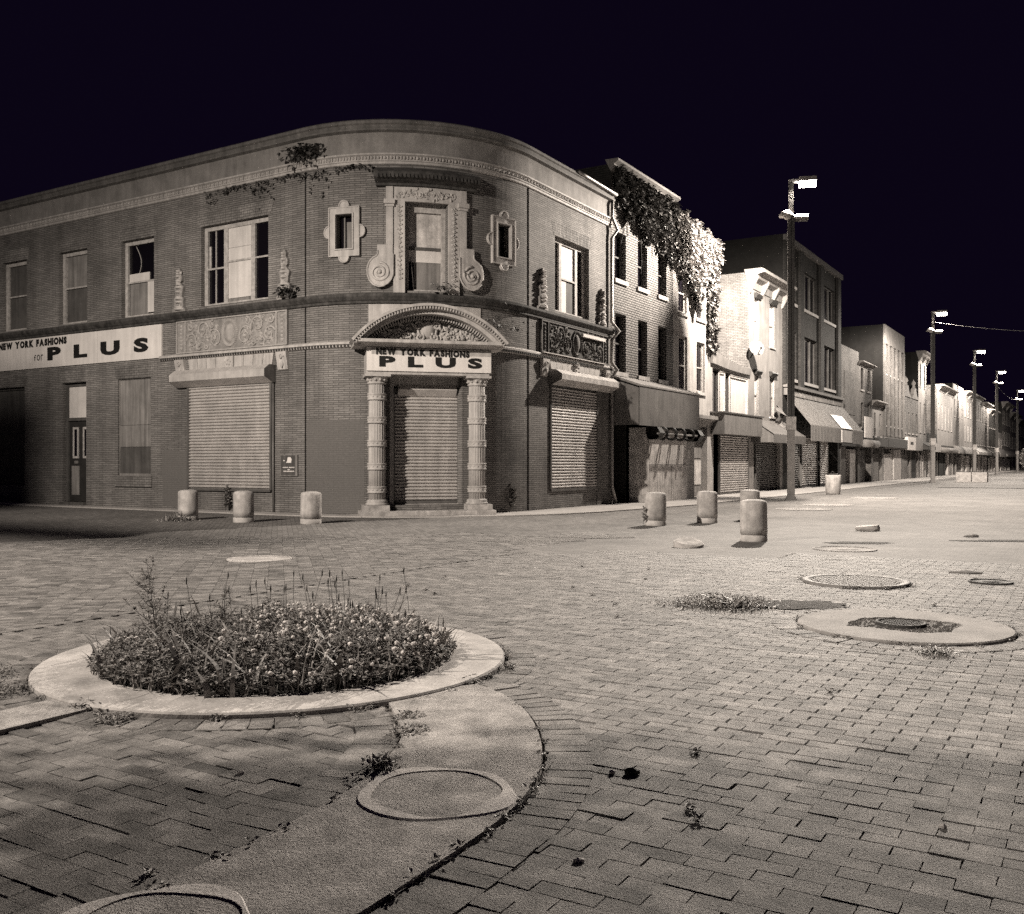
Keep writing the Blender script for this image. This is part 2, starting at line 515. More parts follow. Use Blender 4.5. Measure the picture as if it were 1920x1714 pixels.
# field one: running bond across the square
for j in range(-2, 190):
    y = j * BW
    for i in range(-40, 90):
        x = XB + 0.12 + i * BL + (0.5 * BL if j % 2 else 0) + 0.006 * math.sin(j * 12.9)
        if x < XB + 0.05 or not near_cell(math.floor(x) + .5 if x > XB + 1 else x, math.floor(y) + .5) or in_border(x, y):
            continue
        put(x, y, 0, BL, BW)
# field two: diagonal rows towards the side street
R2 = 0.192
for i in range(-90, 60):
    for j in range(-60, 300):
        a, b = i * R2, (j + (0.5 if i % 2 else 0)) * 0.104
        x = XB + (-a * 0.7071 - b * 0.7071) - 0.3
        y = 5 + (-a * 0.7071 + b * 0.7071)
        if x > XB - 0.06 or y < 0 or not near_cell(math.floor(x) + .5, math.floor(y) + .5):
            continue
        put(x, y, rad(45), R2, 0.104, 1.5)
# borders: radial bricks round the ring, crosswise bricks along the path edges
for cx, cy, rr, wd in ((-1.4, 8.7, 0.975, 0.125), (-4.96, 4.98, 1.715, 0.13)):
    n = int(2 * math.pi * rr / wd)
    for k in range(n):
        w = 2 * math.pi * k / n
        put(cx + rr * math.cos(w), cy + rr * math.sin(w), w, 0.21, wd * 0.98, lift=.005)
for line, sgn in ((PATH_R, 1), (PATH_L, -1)):
    acc = 0
    for (ax, ay), (bx, by) in zip(line[:-1], line[1:]):
        seg = math.hypot(bx - ax, by - ay)
        while acc < seg:
            t = acc / seg
            px, py = ax + (bx - ax) * t, ay + (by - ay) * t
            tx, ty = (bx - ax) / seg, (by - ay) / seg
            nx, ny = -ty * sgn, tx * sgn
            ox, oy = px + nx * 0.125, py + ny * 0.125
            if math.hypot(ox + 4.96, oy - 4.98) > 1.8:
                put(ox, oy, math.atan2(ny, nx), 0.225, BW, lift=.005)
            acc += BW
        acc -= seg
# nothing but the joint along the field boundary: a line of stretchers
for j in range(0, 70):
    y = 1.5 + j * BL
    if near_cell(XB + .01, y):
        put(XB, y, rad(90), BL, 0.1, lift=.004)
def vis(b):
    a, d = camxy(b[0], b[1])
    return d > 2.9 and abs(a) < 0.53 * d
order = sorted(range(len(bricks)), key=lambda k: (0 if vis(bricks[k]) else 1, math.hypot(bricks[k][0], bricks[k][1])))
single = set(order[:300])
# beyond the reach of single bricks the paving is a sheet
far1, far2 = MB(), MB()
def cells(mb, xs, ys, zone):
    for x0, x1 in zip(xs[:-1], xs[1:]):
        for y0, y1 in zip(ys[:-1], ys[1:]):
            if not near_cell(math.floor(x0 + 1e-6) + .5 if zone != 1 or x0 > XB + 0.9 else x0 + .01, y0 + .5):
                mb.add([(x0, y0, -0.003), (x1, y0, -0.003), (x1, y1, -0.003), (x0, y1, -0.003)], [(0, 1, 2, 3)])
ys = [float(k) for k in range(-12, 60)]
cells(far1, [XB, -7.0] + [float(k) for k in range(-6, 25)], ys, 1)
cells(far2, [float(k) for k in range(-60, -7)] + [XB], [float(k) for k in range(-12, 21)], 2)
far2.add([(-14.2, 20, -0.0032), (XB, 20, -0.003), (XB, 60, -0.003), (-14.2, 60, -0.003)], [(0, 1, 2, 3)])
paving = tag(far1.build('square_paving', M_['far_paving']), label='worn brick paving of the square', kind='structure')
tag(far2.build('side_paving', M_['far_paving_d']), label='diagonal brick paving before the corner building', kind='structure')
tag(sheet('street', M_['far_paving'], [(-14.2, 60), (25, 60), (25, 700), (-14.2, 700)], -0.003), label='pedestrian street running into the distance')

variants = [unit_brick(1, 1, k / 13).build('paver', M_['paver'], None, tone=True).data for k in range(14)]
for o in [o for o in COL.objects if o.name.startswith('paver')]:
    bpy.data.objects.remove(o)
for k in sorted(single):
    x, y, z, an, tx, ty, L, Wd, t = bricks[k]
    o = bpy.data.objects.new('paver', variants[int(t * 13.99)])
    COL.objects.link(o)
    o.location = (x, y, z)
    o.rotation_euler = (tx, ty, an)
    o.scale = (L, Wd, 1)
    o.parent = paving
mass = MB()
for k in range(len(bricks)):
    if k in single:
        continue
    x, y, z, an, tx, ty, L, Wd, t = bricks[k]
    u = unit_brick(L, Wd, t)
    ca, sa = math.cos(an), math.sin(an)
    mass.add([(x + px * ca - py * sa, y + px * sa + py * ca, z + pz + py * tx - px * ty) for px, py, pz in u.v], u.f, tone=t)
tag(mass.build('pavers', M_['paver'], paving, tone=True), kind='stuff')
def slab(name, mat, outer, z, inner=None, thick=0.06, wob=0.0, parent=None):
    """flat slab with a small rounded arris; inner is a hole outline with as many points as outer"""
    mb = MB()
    n = len(outer)
    cx, cy = sum(p[0] for p in outer) / n, sum(p[1] for p in outer) / n
    def shrink(p, k):
        d = math.hypot(p[0] - cx, p[1] - cy)
        return (p[0] + (cx - p[0]) * k / d, p[1] + (cy - p[1]) * k / d)
    o2 = [shrink(p, 0.012) for p in outer]
    vs = [(x, y, z) for x, y in o2] + [(x, y, z - 0.01) for x, y in outer] + [(x, y, z - thick) for x, y in outer]
    fs = []
    for k in range(n):
        j = (k + 1) % n
        fs += [(n + k, n + j, j, k), (2 * n + k, 2 * n + j, n + j, n + k)]
    if inner:
        vs += [(x, y, z) for x, y in inner] + [(x, y, z - thick) for x, y in inner]
        for k in range(n):
            j = (k + 1) % n
            fs += [(k, j, 3 * n + j, 3 * n + k), (3 * n + k, 3 * n + j, 4 * n + j, 4 * n + k)]
    else:
        fs.append(tuple(range(n)))
    mb.add(vs, fs)
    return mb.build(name, mat, parent)
def circ(cx, cy, r, n=48, wob=0.0, seed=0):
    q = random.Random(seed)
    ph = [q.uniform(0, 6) for _ in range(4)]
    return [(cx + (r + wob * sum(math.sin((i + 2) * w + ph[i]) for i in range(4))) * math.cos(w),
             cy + (r + wob * sum(math.sin((i + 2) * w + ph[i]) for i in range(4))) * math.sin(w)) for w in (2 * math.pi * k / n for k in range(n))]
# round planter with a concrete kerb
planter = thing('round_planter', 'round concrete kerbed planter full of clover and weeds, nearest the camera', 'planter', (-4.96, 4.98, 0))
slab('kerb', M_['concrete'], circ(-4.96, 4.98, 1.6, 72), 0.035, circ(-4.96, 4.98, 1.2, 72, 0.010, 3), parent=planter)
mb = MB()
n = 40
vs = [(-4.96, 4.98, 0.07)]
for k in range(n):
    w = 2 * math.pi * k / n
    vs.append((-4.96 + 1.21 * math.cos(w), 4.98 + 1.21 * math.sin(w), 0.0))
mb.add(vs, [(0, 1 + k, 1 + (k + 1) % n) for k in range(n)], sm=True)
mb.build('soil', M_['soil'], planter)
# the pale concrete path that sweeps away from the planter
mb = MB()
n = min(len(PATH_R), len(PATH_L))
vs = []
for k in range(n):
    vs += [(*PATH_L[k], 0.020), (*PATH_R[k], 0.020), (*PATH_L[k], -0.04), (*PATH_R[k], -0.04)]
fs = []
for k in range(n - 1):
    a, b = 4 * k, 4 * k + 4
    fs += [(a, b, b + 1, a + 1), (a + 2, b + 2, b, a), (a + 1, b + 1, b + 3, a + 3)]
mb.add(vs, fs)
path = tag(mb.build('concrete_path', M_['concrete_rough']), label='curved exposed aggregate concrete path sweeping from the planter', kind='structure')
slab('path_strip', M_['concrete_rough'], PATH2, 0.018)['kind'] = 'structure'
bpy.data.objects['path_strip']['label'] = 'straight concrete strip leaving the planter at the left edge'
def collar(name, cx, cy, r, w, seed, lab):
    t = thing(name, lab, 'manhole ring', (cx, cy, 0))
    n = 56
    o = circ(cx, cy, r, n, 0.009, seed)
    i_ = circ(cx, cy, r - w, n, 0.008, seed + 1)
    slab('ring', M_['mortar'], o, 0.0255, i_, 0.03, parent=t)
    slab('lid', M_['concrete_rough'], circ(cx, cy, r - w + 0.012, n, 0.008, seed + 1), 0.0212, parent=t)
collar('concrete_manhole', -2.36, 3.27, 0.335, 0.06, 4, 'round concrete lid with pale mortar ring set in the curved path')
collar('concrete_manhole', -2.36, 1.83, 0.34, 0.06, 9, 'round concrete lid with mortar ring cut by the bottom edge of the picture')
# concrete disc with a gravel filled pit and a small iron cover
d2 = thing('concrete_disc', 'round concrete disc with rough gravel pit round a small iron cover', 'paving disc', (-1.4, 8.7, 0))
hole = [(-1.79, 8.38), (-1.62, 8.40), (-1.42, 8.36), (-1.2, 8.30), (-1.03, 8.45), (-0.98, 8.75), (-0.98, 9.0), (-1.15, 9.05), (-1.4, 9.06), (-1.62, 9.02), (-1.78, 8.85), (-1.83, 8.6)]
hole = [(a + rng.gauss(0, .012), b + rng.gauss(0, .012)) for a, b in smooth(hole + [hole[0]], 2)[:-1]]
hole.sort(key=lambda p: math.atan2(p[1] - 8.7, p[0] + 1.4))
outer = [(-1.4 + 0.86 * math.cos(math.atan2(p[1] - 8.7, p[0] + 1.4)), 8.7 + 0.86 * math.sin(math.atan2(p[1] - 8.7, p[0] + 1.4))) for p in hole]
slab('disc', M_['concrete_disc'], outer, 0.028, hole, parent=d2)
mb = MB()
mb.add([(a * 1.0, b, 0.019) for a, b in circ(-1.4, 8.7, 0.6, 30)], [tuple(range(30))])
mb.build('gravel_bed', M_['gravel'], d2)
mb = MB()
for k in range(700):
    w, r = rng.uniform(0, 6.28), 0.55 * math.sqrt(rng.random())
    x, y = -1.4 + r * math.cos(w), 8.7 + r * math.sin(w)
    if not inpoly((x, y), hole) or r < 0.2: continue
    q = rng.uniform(0.008, 0.02)
    mb.add([(x + q, y, 0.018), (x - q * .6, y + q * .8, 0.018), (x - q * .6, y - q * .8, .018), (x + q * .1, y, .018 + q * 1.1)], [(0, 1, 3), (1, 2, 3), (2, 0, 3)], tone=rng.random())
tag(mb.build('gravel', M_['gravel'], d2), kind='stuff')
mb = MB()
mb.lathe([(0.205, 0.0), (0.205, 0.044), (0.185, 0.047), (0.18, 0.034), (0, 0.034)], (-1.42, 8.72, 0), 40)
for k in range(-4, 5):
    w = math.sqrt(max(0, .16 ** 2 - (k * .036) ** 2))
    mb.box(-1.42 - w, -1.42 + w, 8.72 + k * .036 - .006, 8.72 + k * .036 + .006, 0.033, 0.040)
tag(mb.build('manhole_cover', M_['iron']), 'small dark iron cover in the gravel pit of the concrete disc', 'manhole cover')
# big bright steel manhole
mh = thing('manhole_cover', 'large pale worn manhole cover with slotted grid, right of the weeds', 'manhole cover', (-2.4, 11.7, 0))
mb = MB()
mb.lathe([(0.60, -0.03), (0.60, 0.026), (0.53, 0.026), (0.525, 0.016), (0, 0.016)], (-2.4, 11.7, 0), 56)
mb.build('plate', M_['steel_plate'], mh)
mb = MB()
for i in range(-8, 9):
    for j in range(-8, 9):
        x, y = i * .058 + (.029 if j % 2 else 0), j * .058
        if math.hypot(x, y) < .49:
            mb.box(-2.4 + x - .022, -2.4 + x + .022, 11.7 + y - .017, 11.7 + y + .017, 0.015, 0.024)
tag(mb.build('studs', M_['steel_plate'], mh), kind='stuff')
def small_cover(x, y, r, mat, lab, name='manhole_cover', cat='manhole cover', z=0.02):
    mb = MB()
    mb.lathe([(r, -0.03), (r, z), (r * .93, z), (r * .92, z - .008), (r * .4, z - .008), (r * .38, z - .002), (0, z - .002)], (x, y, 0), 40)
    return tag(mb.build(name, M_[mat]), lab, cat)
small_cover(-1.05, 12.5, 0.24, 'iron', 'small dark round cover lying far right, beyond the concrete disc')
small_cover(-0.12, 8.25, 0.2, 'iron', 'dark scored round cover cut by the right edge beside the concrete disc')
small_cover(-10.37, 10.0, 0.46, 'concrete', 'pale flush concrete disc in the diagonal paving behind the planter', 'paving_disc', 'paving disc', 0.014)
small_cover(-3.48, 16.1, 0.5, 'concrete_disc', 'flush concrete disc in front of the broken concrete chunk', 'paving_disc', 'paving disc', 0.010)
for (x, y, r), lab in zip(((-7.53, 29.3, 0.83), (-7.62, 32.7, 0.83), (-7.53, 40.1, 0.9)),
        ('pale concrete disc flush in the street, nearest of three before the tall lamp', 'pale concrete disc flush in the street, middle of three near the tall lamp', 'pale concrete disc flush in the street, farthest of three by the litter bin')):
    small_cover(x, y, r, 'concrete_disc', lab, 'paving_disc', 'paving disc', 0.012)

# sidewalks along the two facades
def ribbon(name, mat, a, b, z, lab):
    mb = MB()
    n = len(a)
    vs = []
    for k in range(n):
        vs += [(*a[k], z), (*b[k], z), (*b[k], -0.05)]
    fs = []
    for k in range(n - 1):
        p = 3 * k
        fs += [(p, p + 3, p + 4, p + 1), (p + 1, p + 4, p + 5, p + 2)]
    mb.add(vs, fs)
    return tag(mb.build(name, mat), label=lab, kind='structure')
a_, b_ = [], []
for k in range(25):
    s = -32 + 32 * k / 24 if k < 24 else 0
    a_.append(MF(s, 0, -.05)[:2]); b_.append(MF(s, 0, .75)[:2])
for k in range(1, 10):
    s = sA(90) * k / 9
    a_.append(MF(s, 0, -.05)[:2]); b_.append(MF(s, 0, .75 + 1.1 * (k / 9) ** 2)[:2])
for y in (24.5, 26, 30, 40, 60, 100, 200, 400):
    a_.append((XR - .05, y)); b_.append((XR + 1.85 + min(1, (y - 23) / 8) * .9, y))
ribbon('sidewalk', M_['sidewalk'], a_, b_, 0.03, 'pale concrete sidewalk along the foot of the buildings')
# worn dirt patches where bricks are missing
def patch(x, y, rx, ry, ang, lab, mat='soil', z=0.004):
    mb = MB()
    q = random.Random(int(x * 100 + y * 10))
    n = 26
    pts = []
    for k in range(n):
        w = 2 * math.pi * k / n
        r = 1 + q.uniform(-.25, .2)
        px, py = rx * r * math.cos(w), ry * r * math.sin(w)
        pts.append((x + px * math.cos(ang) - py * math.sin(ang), y + px * math.sin(ang) + py * math.cos(ang)))
    mb.add([(x, y, z + .01)] + [(*p, z) for p in pts], [(0, 1 + k, 1 + (k + 1) % n) for k in range(n)])
    return tag(mb.build('bare_patch', M_[mat]), lab, kind='structure')
patch(-8.6, 14.9, 0.95, 0.3, rad(35), 'gap of missing bricks with bare earth before the portico', 'gravel')
patch(-8.1, 16.2, 0.8, 0.28, rad(30), 'gap of missing bricks with bare earth left of the near bollards', 'gravel')
patch(-3.54, 17.5, 0.6, 0.25, rad(30), 'dark bare patch in the paving right of the bollards', 'gravel_dark')
patch(-1.4, 19.3, 0.9, 0.22, rad(31), 'dark bare patch in the paving at the right edge', 'gravel_dark')
patch(-2.55, 9.5, 0.55, 0.32, rad(30), 'bare earth beside the low clump of weeds', 'gravel_dark', 0.008)

# ================================================================ CORNER BUILDING
CBL = thing('corner_building', 'two storey tan brick corner building with rounded front and columned portico', 'building', (-18.3, 23.7, 0))
HOLES = [  # s0, s1, z0, z1
    (sL(-32.5), sL(-31.08), 5.95, 8.33), (sL(-29.26), sL(-27.78), 5.95, 8.33), (sL(-26.06), sL(-24.52), 5.93, 8.32),
    (sL(-22.43), sL(-19.70), 5.98, 8.32),
    (sL(-33.2), sL(-31.2), 0.62, 4.0), (sL(-29.09), sL(-27.83), 0.12, 4.02), (sL(-26.24), sL(-24.67), 1.0, 4.02),
    (sL(-22.95), sL(-19.52), 0.0, 4.1, 0.35),
    (sA(13.3), sA(19.4), 7.08, 8.0), (sA(37.6), sA(52.4), 5.96, 8.3, 0.35), (sA(71.8), sA(78.6), 7.08, 8.0),
    (sA(45) - 0.98, sA(45) + 0.98, 0.28, 3.72, 0.5),
    (sR(25.35), sR(27.62), 5.98, 8.25), (sR(25.0), sR(28.2), 0.0, 4.15, 0.35),
    (sL(-18.335), sL(-18.275), 0.0, 10.1, 0.08), (sR(23.68), sR(23.80), 0.0, 9.35, 0.08),
]
ss = [-19.5, -15, -10, -5, 0] + [LARC * k / 36 for k in range(1, 37)] + [sR(29.25)]
mb = MB()
mb.wall(MF, ss, [0, 2, 4, 6, 8, 9.4], HOLES)
mb.build('wall', M_['brick'], CBL)
mb = MB()
mb.sbox(MF, sL(-18.34), sL(-18.27), 0, 10.1, -0.09, -0.08)
mb.sbox(MF, sR(23.67), sR(23.81), 0, 9.35, -0.09, -0.08)
mb.build('movement_joint', M_['metal_dark'], CBL)
NS = 60
s_end0, s_end1 = -19.5, sR(29.25)
def run(prof, name, mat, parent=CBL, sm=False, s0=s_end0, s1=s_end1):
    mb = MB()
    for a, b, n in ((s0, 0, 6), (0, LARC, 40), (LARC, s1, 4)):
        mb.sweep(MF, a, b, prof, n, caps=True, sm=sm)
    return mb.build(name, mat, parent)
fascia = run([(0.0, 9.40), (0.05, 9.56), (0.03, 9.60), (0.03, 10.0), (0.06, 10.12), (-0.25, 10.12)], 'parapet_fascia', M_['stucco'])
run([(0.061, 10.121), (0.16, 10.16), (0.17, 10.2), (0.12, 10.22), (0.15, 10.30), (0.19, 10.33), (0.19, 10.40), (0.12, 10.45), (-0.3, 10.45), (-0.3, 10.12)], 'coping', M_['coping'])
corn = run([(0.003, 9.28), (0.05, 9.30), (0.05, 9.36), (0.075, 9.37), (0.075, 9.40), (0.05, 9.41), (0.05, 9.50), (0.10, 9.53), (0.10, 9.57), (0.045, 9.585)], 'cornice', M_['terracotta'])
mb = MB()
s = s_end0 + .1
k = 0
while s < s_end1 - .05:
    if k % 2 == 0:
        mb.blob(MF, s, 9.455, 0.05, 0.045, 0.05, 0.05, 6, 2)
    else:
        mb.sbox(MF, s - .012, s + .012, 9.415, 9.50, 0.05, 0.085)
    s += 0.085
    k += 1
tag(mb.build('egg_and_dart', M_['terracotta'], corn), kind='stuff')
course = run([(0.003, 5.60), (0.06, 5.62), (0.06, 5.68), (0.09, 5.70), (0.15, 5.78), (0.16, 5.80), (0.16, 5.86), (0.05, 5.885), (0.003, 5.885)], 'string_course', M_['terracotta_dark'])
low = run([(0.003, 4.46), (0.05, 4.48), (0.05, 4.53), (0.09, 4.55), (0.09, 4.60), (0.05, 4.63), (0.003, 4.63)], 'lower_course', M_['terracotta'], s0=sL(-24.2))
mb = MB()
s = sL(-24.15)
while s < s_end1 - .05:
    mb.sbox(MF, s, s + .05, 4.485, 4.545, 0.045, 0.085)
    s += 0.1
tag(mb.build('dentils', M_['terracotta_dark'], low), kind='stuff')
# plinth, roof and hidden sides
mb = MB()
mb.add([MF(s, 10.3, -0.2) for s in ss] + [(-22, 29.25, 10.3), (-37.8, 29.25, 10.3)], [tuple(range(len(ss) + 2))])
mb.build('roof', M_['roof'], CBL)
mb = MB()
mb.box(-37.8, -13.95, 29.1, 29.2, 0, 10.3)
mb.box(-37.9, -37.7, YL + .01, 29.2, 0, 10.3)
mb.build('rear_wall', M_['brick_dark'], CBL)
mb = MB()
mb.tube([(-24.2, 21, 10.3), (-24.2, 21, 11.1)], 0.012, 5)
mb.tube([(-23.6, 21, 10.9), (-24.5, 21, 10.9)], 0.008, 4)
mb.build('aerial', M_['metal_dark'], CBL)

def lintel(M, s0, s1, z0, z1, mat, parent=CBL, n=None, d=0.004, name='lintel'):
    mb = MB()
    n = n or max(6, int((s1 - s0) / 0.075))
    for k in range(n):
        a, b = s0 + (s1 - s0) * k / n, s0 + (s1 - s0) * (k + 1) / n
        c = (s0 + s1) / 2
        fl = 0.12
        q = [(a + .004, z0), (b - .004, z0), (b - .004 + (b - c) * fl, z1), (a + .004 + (a - c) * fl, z1)]
        mb.poly(M, q, -0.02, d + 0.003 * ((k * 7) % 3))
    return mb.build(name, mat, parent)
for s0, s1, z in [(HOLES[i][0], HOLES[i][1], HOLES[i][3]) for i in (0, 1, 2, 3, 4, 5, 6)] + [(sR(25.35), sR(27.62), 8.25)]:
    lintel(MF, s0 - .08, s1 + .08, z + 0.002, z + 0.40, M_['brick_mid'])

def window(parent, M, s0, s1, z0, z1, rec=0.14, fw=0.13, mull=(), rail=None, fills=(), mat='wood', sill=None, meet=0.05):
    """frame with optional mullions and a meeting rail; fills = (s0, s1, z0, z1, material, name) set into it"""
    mb = MB()
    d0, d1 = -rec - 0.10, -rec
    mb.sbox(M, s0 - .01, s0 + fw, z0, z1, d0, d1)
    mb.sbox(M, s1 - fw, s1 + .01, z0, z1, d0, d1)
    mb.sbox(M, s0 + fw, s1 - fw, z1 - fw, z1 + .01, d0, d1 - .004)
    mb.sbox(M, s0 + fw, s1 - fw, z0 - .01, z0 + .07, d0, d1 + .02)
    for m in mull:
        mb.sbox(M, m - .08, m + .08, z0 + .07, z1 - fw, d0, d1 - .006)
    w = mb.build('window', M_[mat], parent)
    for f in fills:
        mb = MB()
        mb.sbox(M, f[0], f[1], f[2], f[3], d0 + 0.005 + (f[6] if len(f) > 6 else 0), d0 + 0.03 + (f[6] if len(f) > 6 else 0))
        mb.build(f[5], M_[f[4]], w)
    if rail:
        for a, b, z in rail:
            mb = MB()
            mb.sbox(M, a, b, z, z + meet, d0 + 0.03, d1 - 0.01)
            mb.build('meeting_rail', M_[mat], w)
    if sill:
        mb = MB()
        mb.sbox(M, s0 - .08, s1 + .08, z0 - sill, z0 - .002, -rec, 0.07)
        mb.build('sill', M_['terracotta'], w)
    return w
def X(x): return sL(x)
z0, z1 = 5.95, 8.33
window(CBL, MF, X(-32.5), X(-31.08), z0, z1, rail=[(X(-32.37), X(-31.21), 7.12)], fills=[(X(-32.4), X(-31.2), 7.14, 8.25, 'board_dark', 'board'), (X(-32.4), X(-31.2), 6.0, 7.13, 'board_dark', 'board')])
window(CBL, MF, X(-29.26), X(-27.78), z0, z1, rail=[(X(-29.13), X(-27.91), 7.12)], fills=[(X(-29.2), X(-27.9), 7.14, 8.25, 'board_grey', 'board'), (X(-29.2), X(-27.9), 6.0, 7.13, 'board_dark', 'board')])
window(CBL, MF, X(-26.06), X(-24.52), 5.93, 8.32, rail=[(X(-25.93), X(-24.65), 7.0)],
       fills=[(X(-25.95), X(-24.6), 6.0, 8.2, 'glass', 'pane'), (X(-25.9), X(-24.95), 7.03, 7.3, 'board', 'board', .035), (X(-25.86), X(-25.02), 6.02, 6.98, 'board_grey', 'board', .035), (X(-25.02), X(-24.7), 6.05, 7.0, 'board', 'board', .045)])
mb = MB()
mb.tube([MF(X(-25.6) + .25 * math.sin(t * 1.3), 8.15 - t * .45, -0.19) for t in [k * .2 for k in range(11)]], 0.012, 5)
mb.build('torn_strip', M_['wood'], CBL)
window(CBL, MF, X(-22.43), X(-19.70), 5.98, 8.32, mull=(X(-21.55), X(-20.45)), rail=[(X(-22.3), X(-21.63), 7.05), (X(-21.47), X(-20.53), 7.2), (X(-20.37), X(-19.83), 7.2)],
       fills=[(X(-22.35), X(-21.6), 6.0, 8.25, 'glass', 'pane'), (X(-20.4), X(-19.8), 6.0, 8.25, 'glass', 'pane'),
              (X(-21.5), X(-20.5), 7.62, 8.2, 'board', 'board', .03), (X(-21.5), X(-20.5), 7.22, 7.61, 'board', 'board', .033), (X(-21.48), X(-20.55), 6.16, 7.2, 'board', 'board', .03), (X(-21.5), X(-20.5), 6.03, 6.15, 'board_grey', 'board', .03),
              (X(-22.28), X(-22.2), 7.1, 7.75, 'wood', 'batten', .03), (X(-22.02), X(-21.98), 6.05, 8.2, 'wood', 'glazing_bar', .03)])
# ground floor of the square side
window(CBL, MF, X(-33.2), X(-31.2), 0.62, 4.0, fw=.08, mat='board_dark', rail=[(X(-33.1), X(-31.3), 2.35)], fills=[(X(-33.15), X(-31.25), .65, 3.95, 'board_dark', 'board')])
w = window(CBL, MF, X(-26.24), X(-24.67), 1.0, 4.02, rec=.06, fw=.03, mat='board_grey', meet=.03, rail=[(X(-26.2), X(-24.7), 2.58)],
       fills=[(X(-26.22), X(-24.69), 2.6, 3.98, 'board_grey', 'board', .05), (X(-26.22), X(-24.69), 1.9, 2.57, 'board_grey', 'board', .055), (X(-26.22), X(-24.69), 1.02, 1.89, 'board_dark', 'board', .055)])
mb = MB(); mb.sbox(MF, X(-26.33), X(-24.6), .66, .995, -.05, .05); mb.build('sill', M_['brick_mid'], w)
# entrance door of the upper flat
mb = MB()
mb.sbox(MF, X(-29.08), X(-28.98), .13, 4.0, -.22, -.14); mb.sbox(MF, X(-27.94), X(-27.84), .13, 4.0, -.22, -.14)
mb.sbox(MF, X(-28.98), X(-27.94), 3.9, 4.0, -.22, -.145); mb.sbox(MF, X(-28.98), X(-27.94), 2.78, 2.88, -.22, -.12)
mb.sbox(MF, X(-29.09), X(-27.83), .0, .125, -.22, .12)
door = mb.build('door', M_['board_dark'], CBL)
mb = MB(); mb.sbox(MF, X(-28.98), X(-27.94), 2.88, 3.9, -.21, -.18); mb.build('transom_panel', M_['board'], door)
mb = MB(); mb.sbox(MF, X(-28.98), X(-27.94), .14, 2.78, -.22, -.19); mb.build('leaf', M_['metal_dark'], door)
for a in (-28.78, -28.25):
    mb = MB()
    for p, q, r, t in ((a, a + .30, 1.55, 1.62), (a, a + .30, 2.5, 2.57), (a, a + .07, 1.62, 2.5), (a + .23, a + .30, 1.62, 2.5)):
        mb.sbox(MF, X(p), X(q), r, t, -.19, -.165)
    f = mb.build('light_frame', M_['wood'], door)
    mb = MB(); mb.sbox(MF, X(a + .07), X(a + .23), 1.62, 2.5, -.19, -.18); mb.build('pane', M_['glass'], f)
mb = MB(); mb.sbox(MF, X(-28.85), X(-28.45), .35, 1.3, -.19, -.175); mb.build('kick_panel', M_['board_grey'], door)
mb = MB(); mb.sbox(MF, X(-28.7), X(-28.52), 1.38, 1.47, -.19, -.17); mb.build('letter_slot', M_['galv'], door)

# ---- roller shutters
def shutter(parent, M, a0, a1, z0, z1, d, pitch, ang, mat='shutter', guide='shutter_dark', box=None, boxmat='shutter', name='roller_shutter'):
    mb = MB()
    mb.sbox(M, a0 - .08, a0, z0 - .02, z1, d - .04, d + .05)
    sh = mb.build(name, M_[guide], parent)
    mb = MB(); mb.sbox(M, a1, a1 + .08, z0 - .02, z1, d - .04, d + .05); mb.build('guide', M_[guide], sh)
    w = a1 - a0
    sl = MB()
    p = pitch
    prof = [(-.028, -.5 * p), (-.028, -.30 * p), (.0, -.28 * p), (.026, -.14 * p), (.036, .06 * p), (.03, .24 * p), (.008, .38 * p), (-.02, .40 * p), (-.028, .5 * p)]
    sl.sweep(lambda s, z, dd: (s, -dd, z), -w / 2, w / 2, prof, 1, caps=False)
    me = None
    n = int((z1 - z0) / p)
    for k in range(n):
        if me is None:
            o = sl.build('slat', M_[mat], sh)
            me = o.data
        else:
            o = bpy.data.objects.new('slat', me)
            COL.objects.link(o)
            o.parent = sh
        o.location = M((a0 + a1) / 2, z0 + p * (k + .5), d + rng.uniform(-.002, .002))
        o.rotation_euler = (0, 0, rad(ang))
    mb = MB(); mb.sbox(M, a0, a1, z0 - .07, z0 - .001, d - .02, d + .03); mb.build('bottom_bar', M_[guide], sh)
    mb = MB(); mb.sbox(M, a0 - .05, a1 + .05, z0, z1 + .1, d - .06, d - .03); mb.build('backing', M_[guide], sh)
    if box:
        b0, b1, bz0, bz1, bd = box
        mb = MB()
        prof = [(0.002, bz0 + .02), (bd * .25, bz0), (bd, bz0 + .16), (bd, bz1 - .14), (bd * .55, bz1), (0.002, bz1)]
        mb.sweep(M, b0, b1, prof, 1)
        hb = mb.build('housing', M_[boxmat], sh)
        for q in (b0 - .012, b1):
            mb = MB(); mb.sweep(M, q, q + .012, [(x * 1.03 + .003, z) for x, z in prof], 1)
            ec = mb.build('end_cap', M_[guide], sh)
    return sh
mb = MB(); mb.wall(ML, [-22.95, -19.52], [0, .64], [], d=-.02); mb.build('stall_riser', M_['brick'], CBL)
shutter(CBL, ML, -22.88, -19.58, 0.66, 3.75, 0.03, 0.09, 0, box=(-23.32, -19.42, 3.62, 4.12, .42))
mb = MB(); mb.wall(MR, [25.0, 28.2], [0, .58], [], d=-.02); mb.build('stall_riser', M_['brick'], CBL)
shutter(CBL, MR, 25.08, 28.12, 0.62, 3.75, 0.0, 0.09, 90, box=(24.95, 28.95, 3.72, 4.18, .45), boxmat='concrete_pale')
mb = MB(); mb.tube([ML(-19.46, 3.6, .05), ML(-19.46, .7, .05), ML(-19.46, 0, .03)], .035, 6); mb.build('conduit', M_['shutter_dark'], CBL)

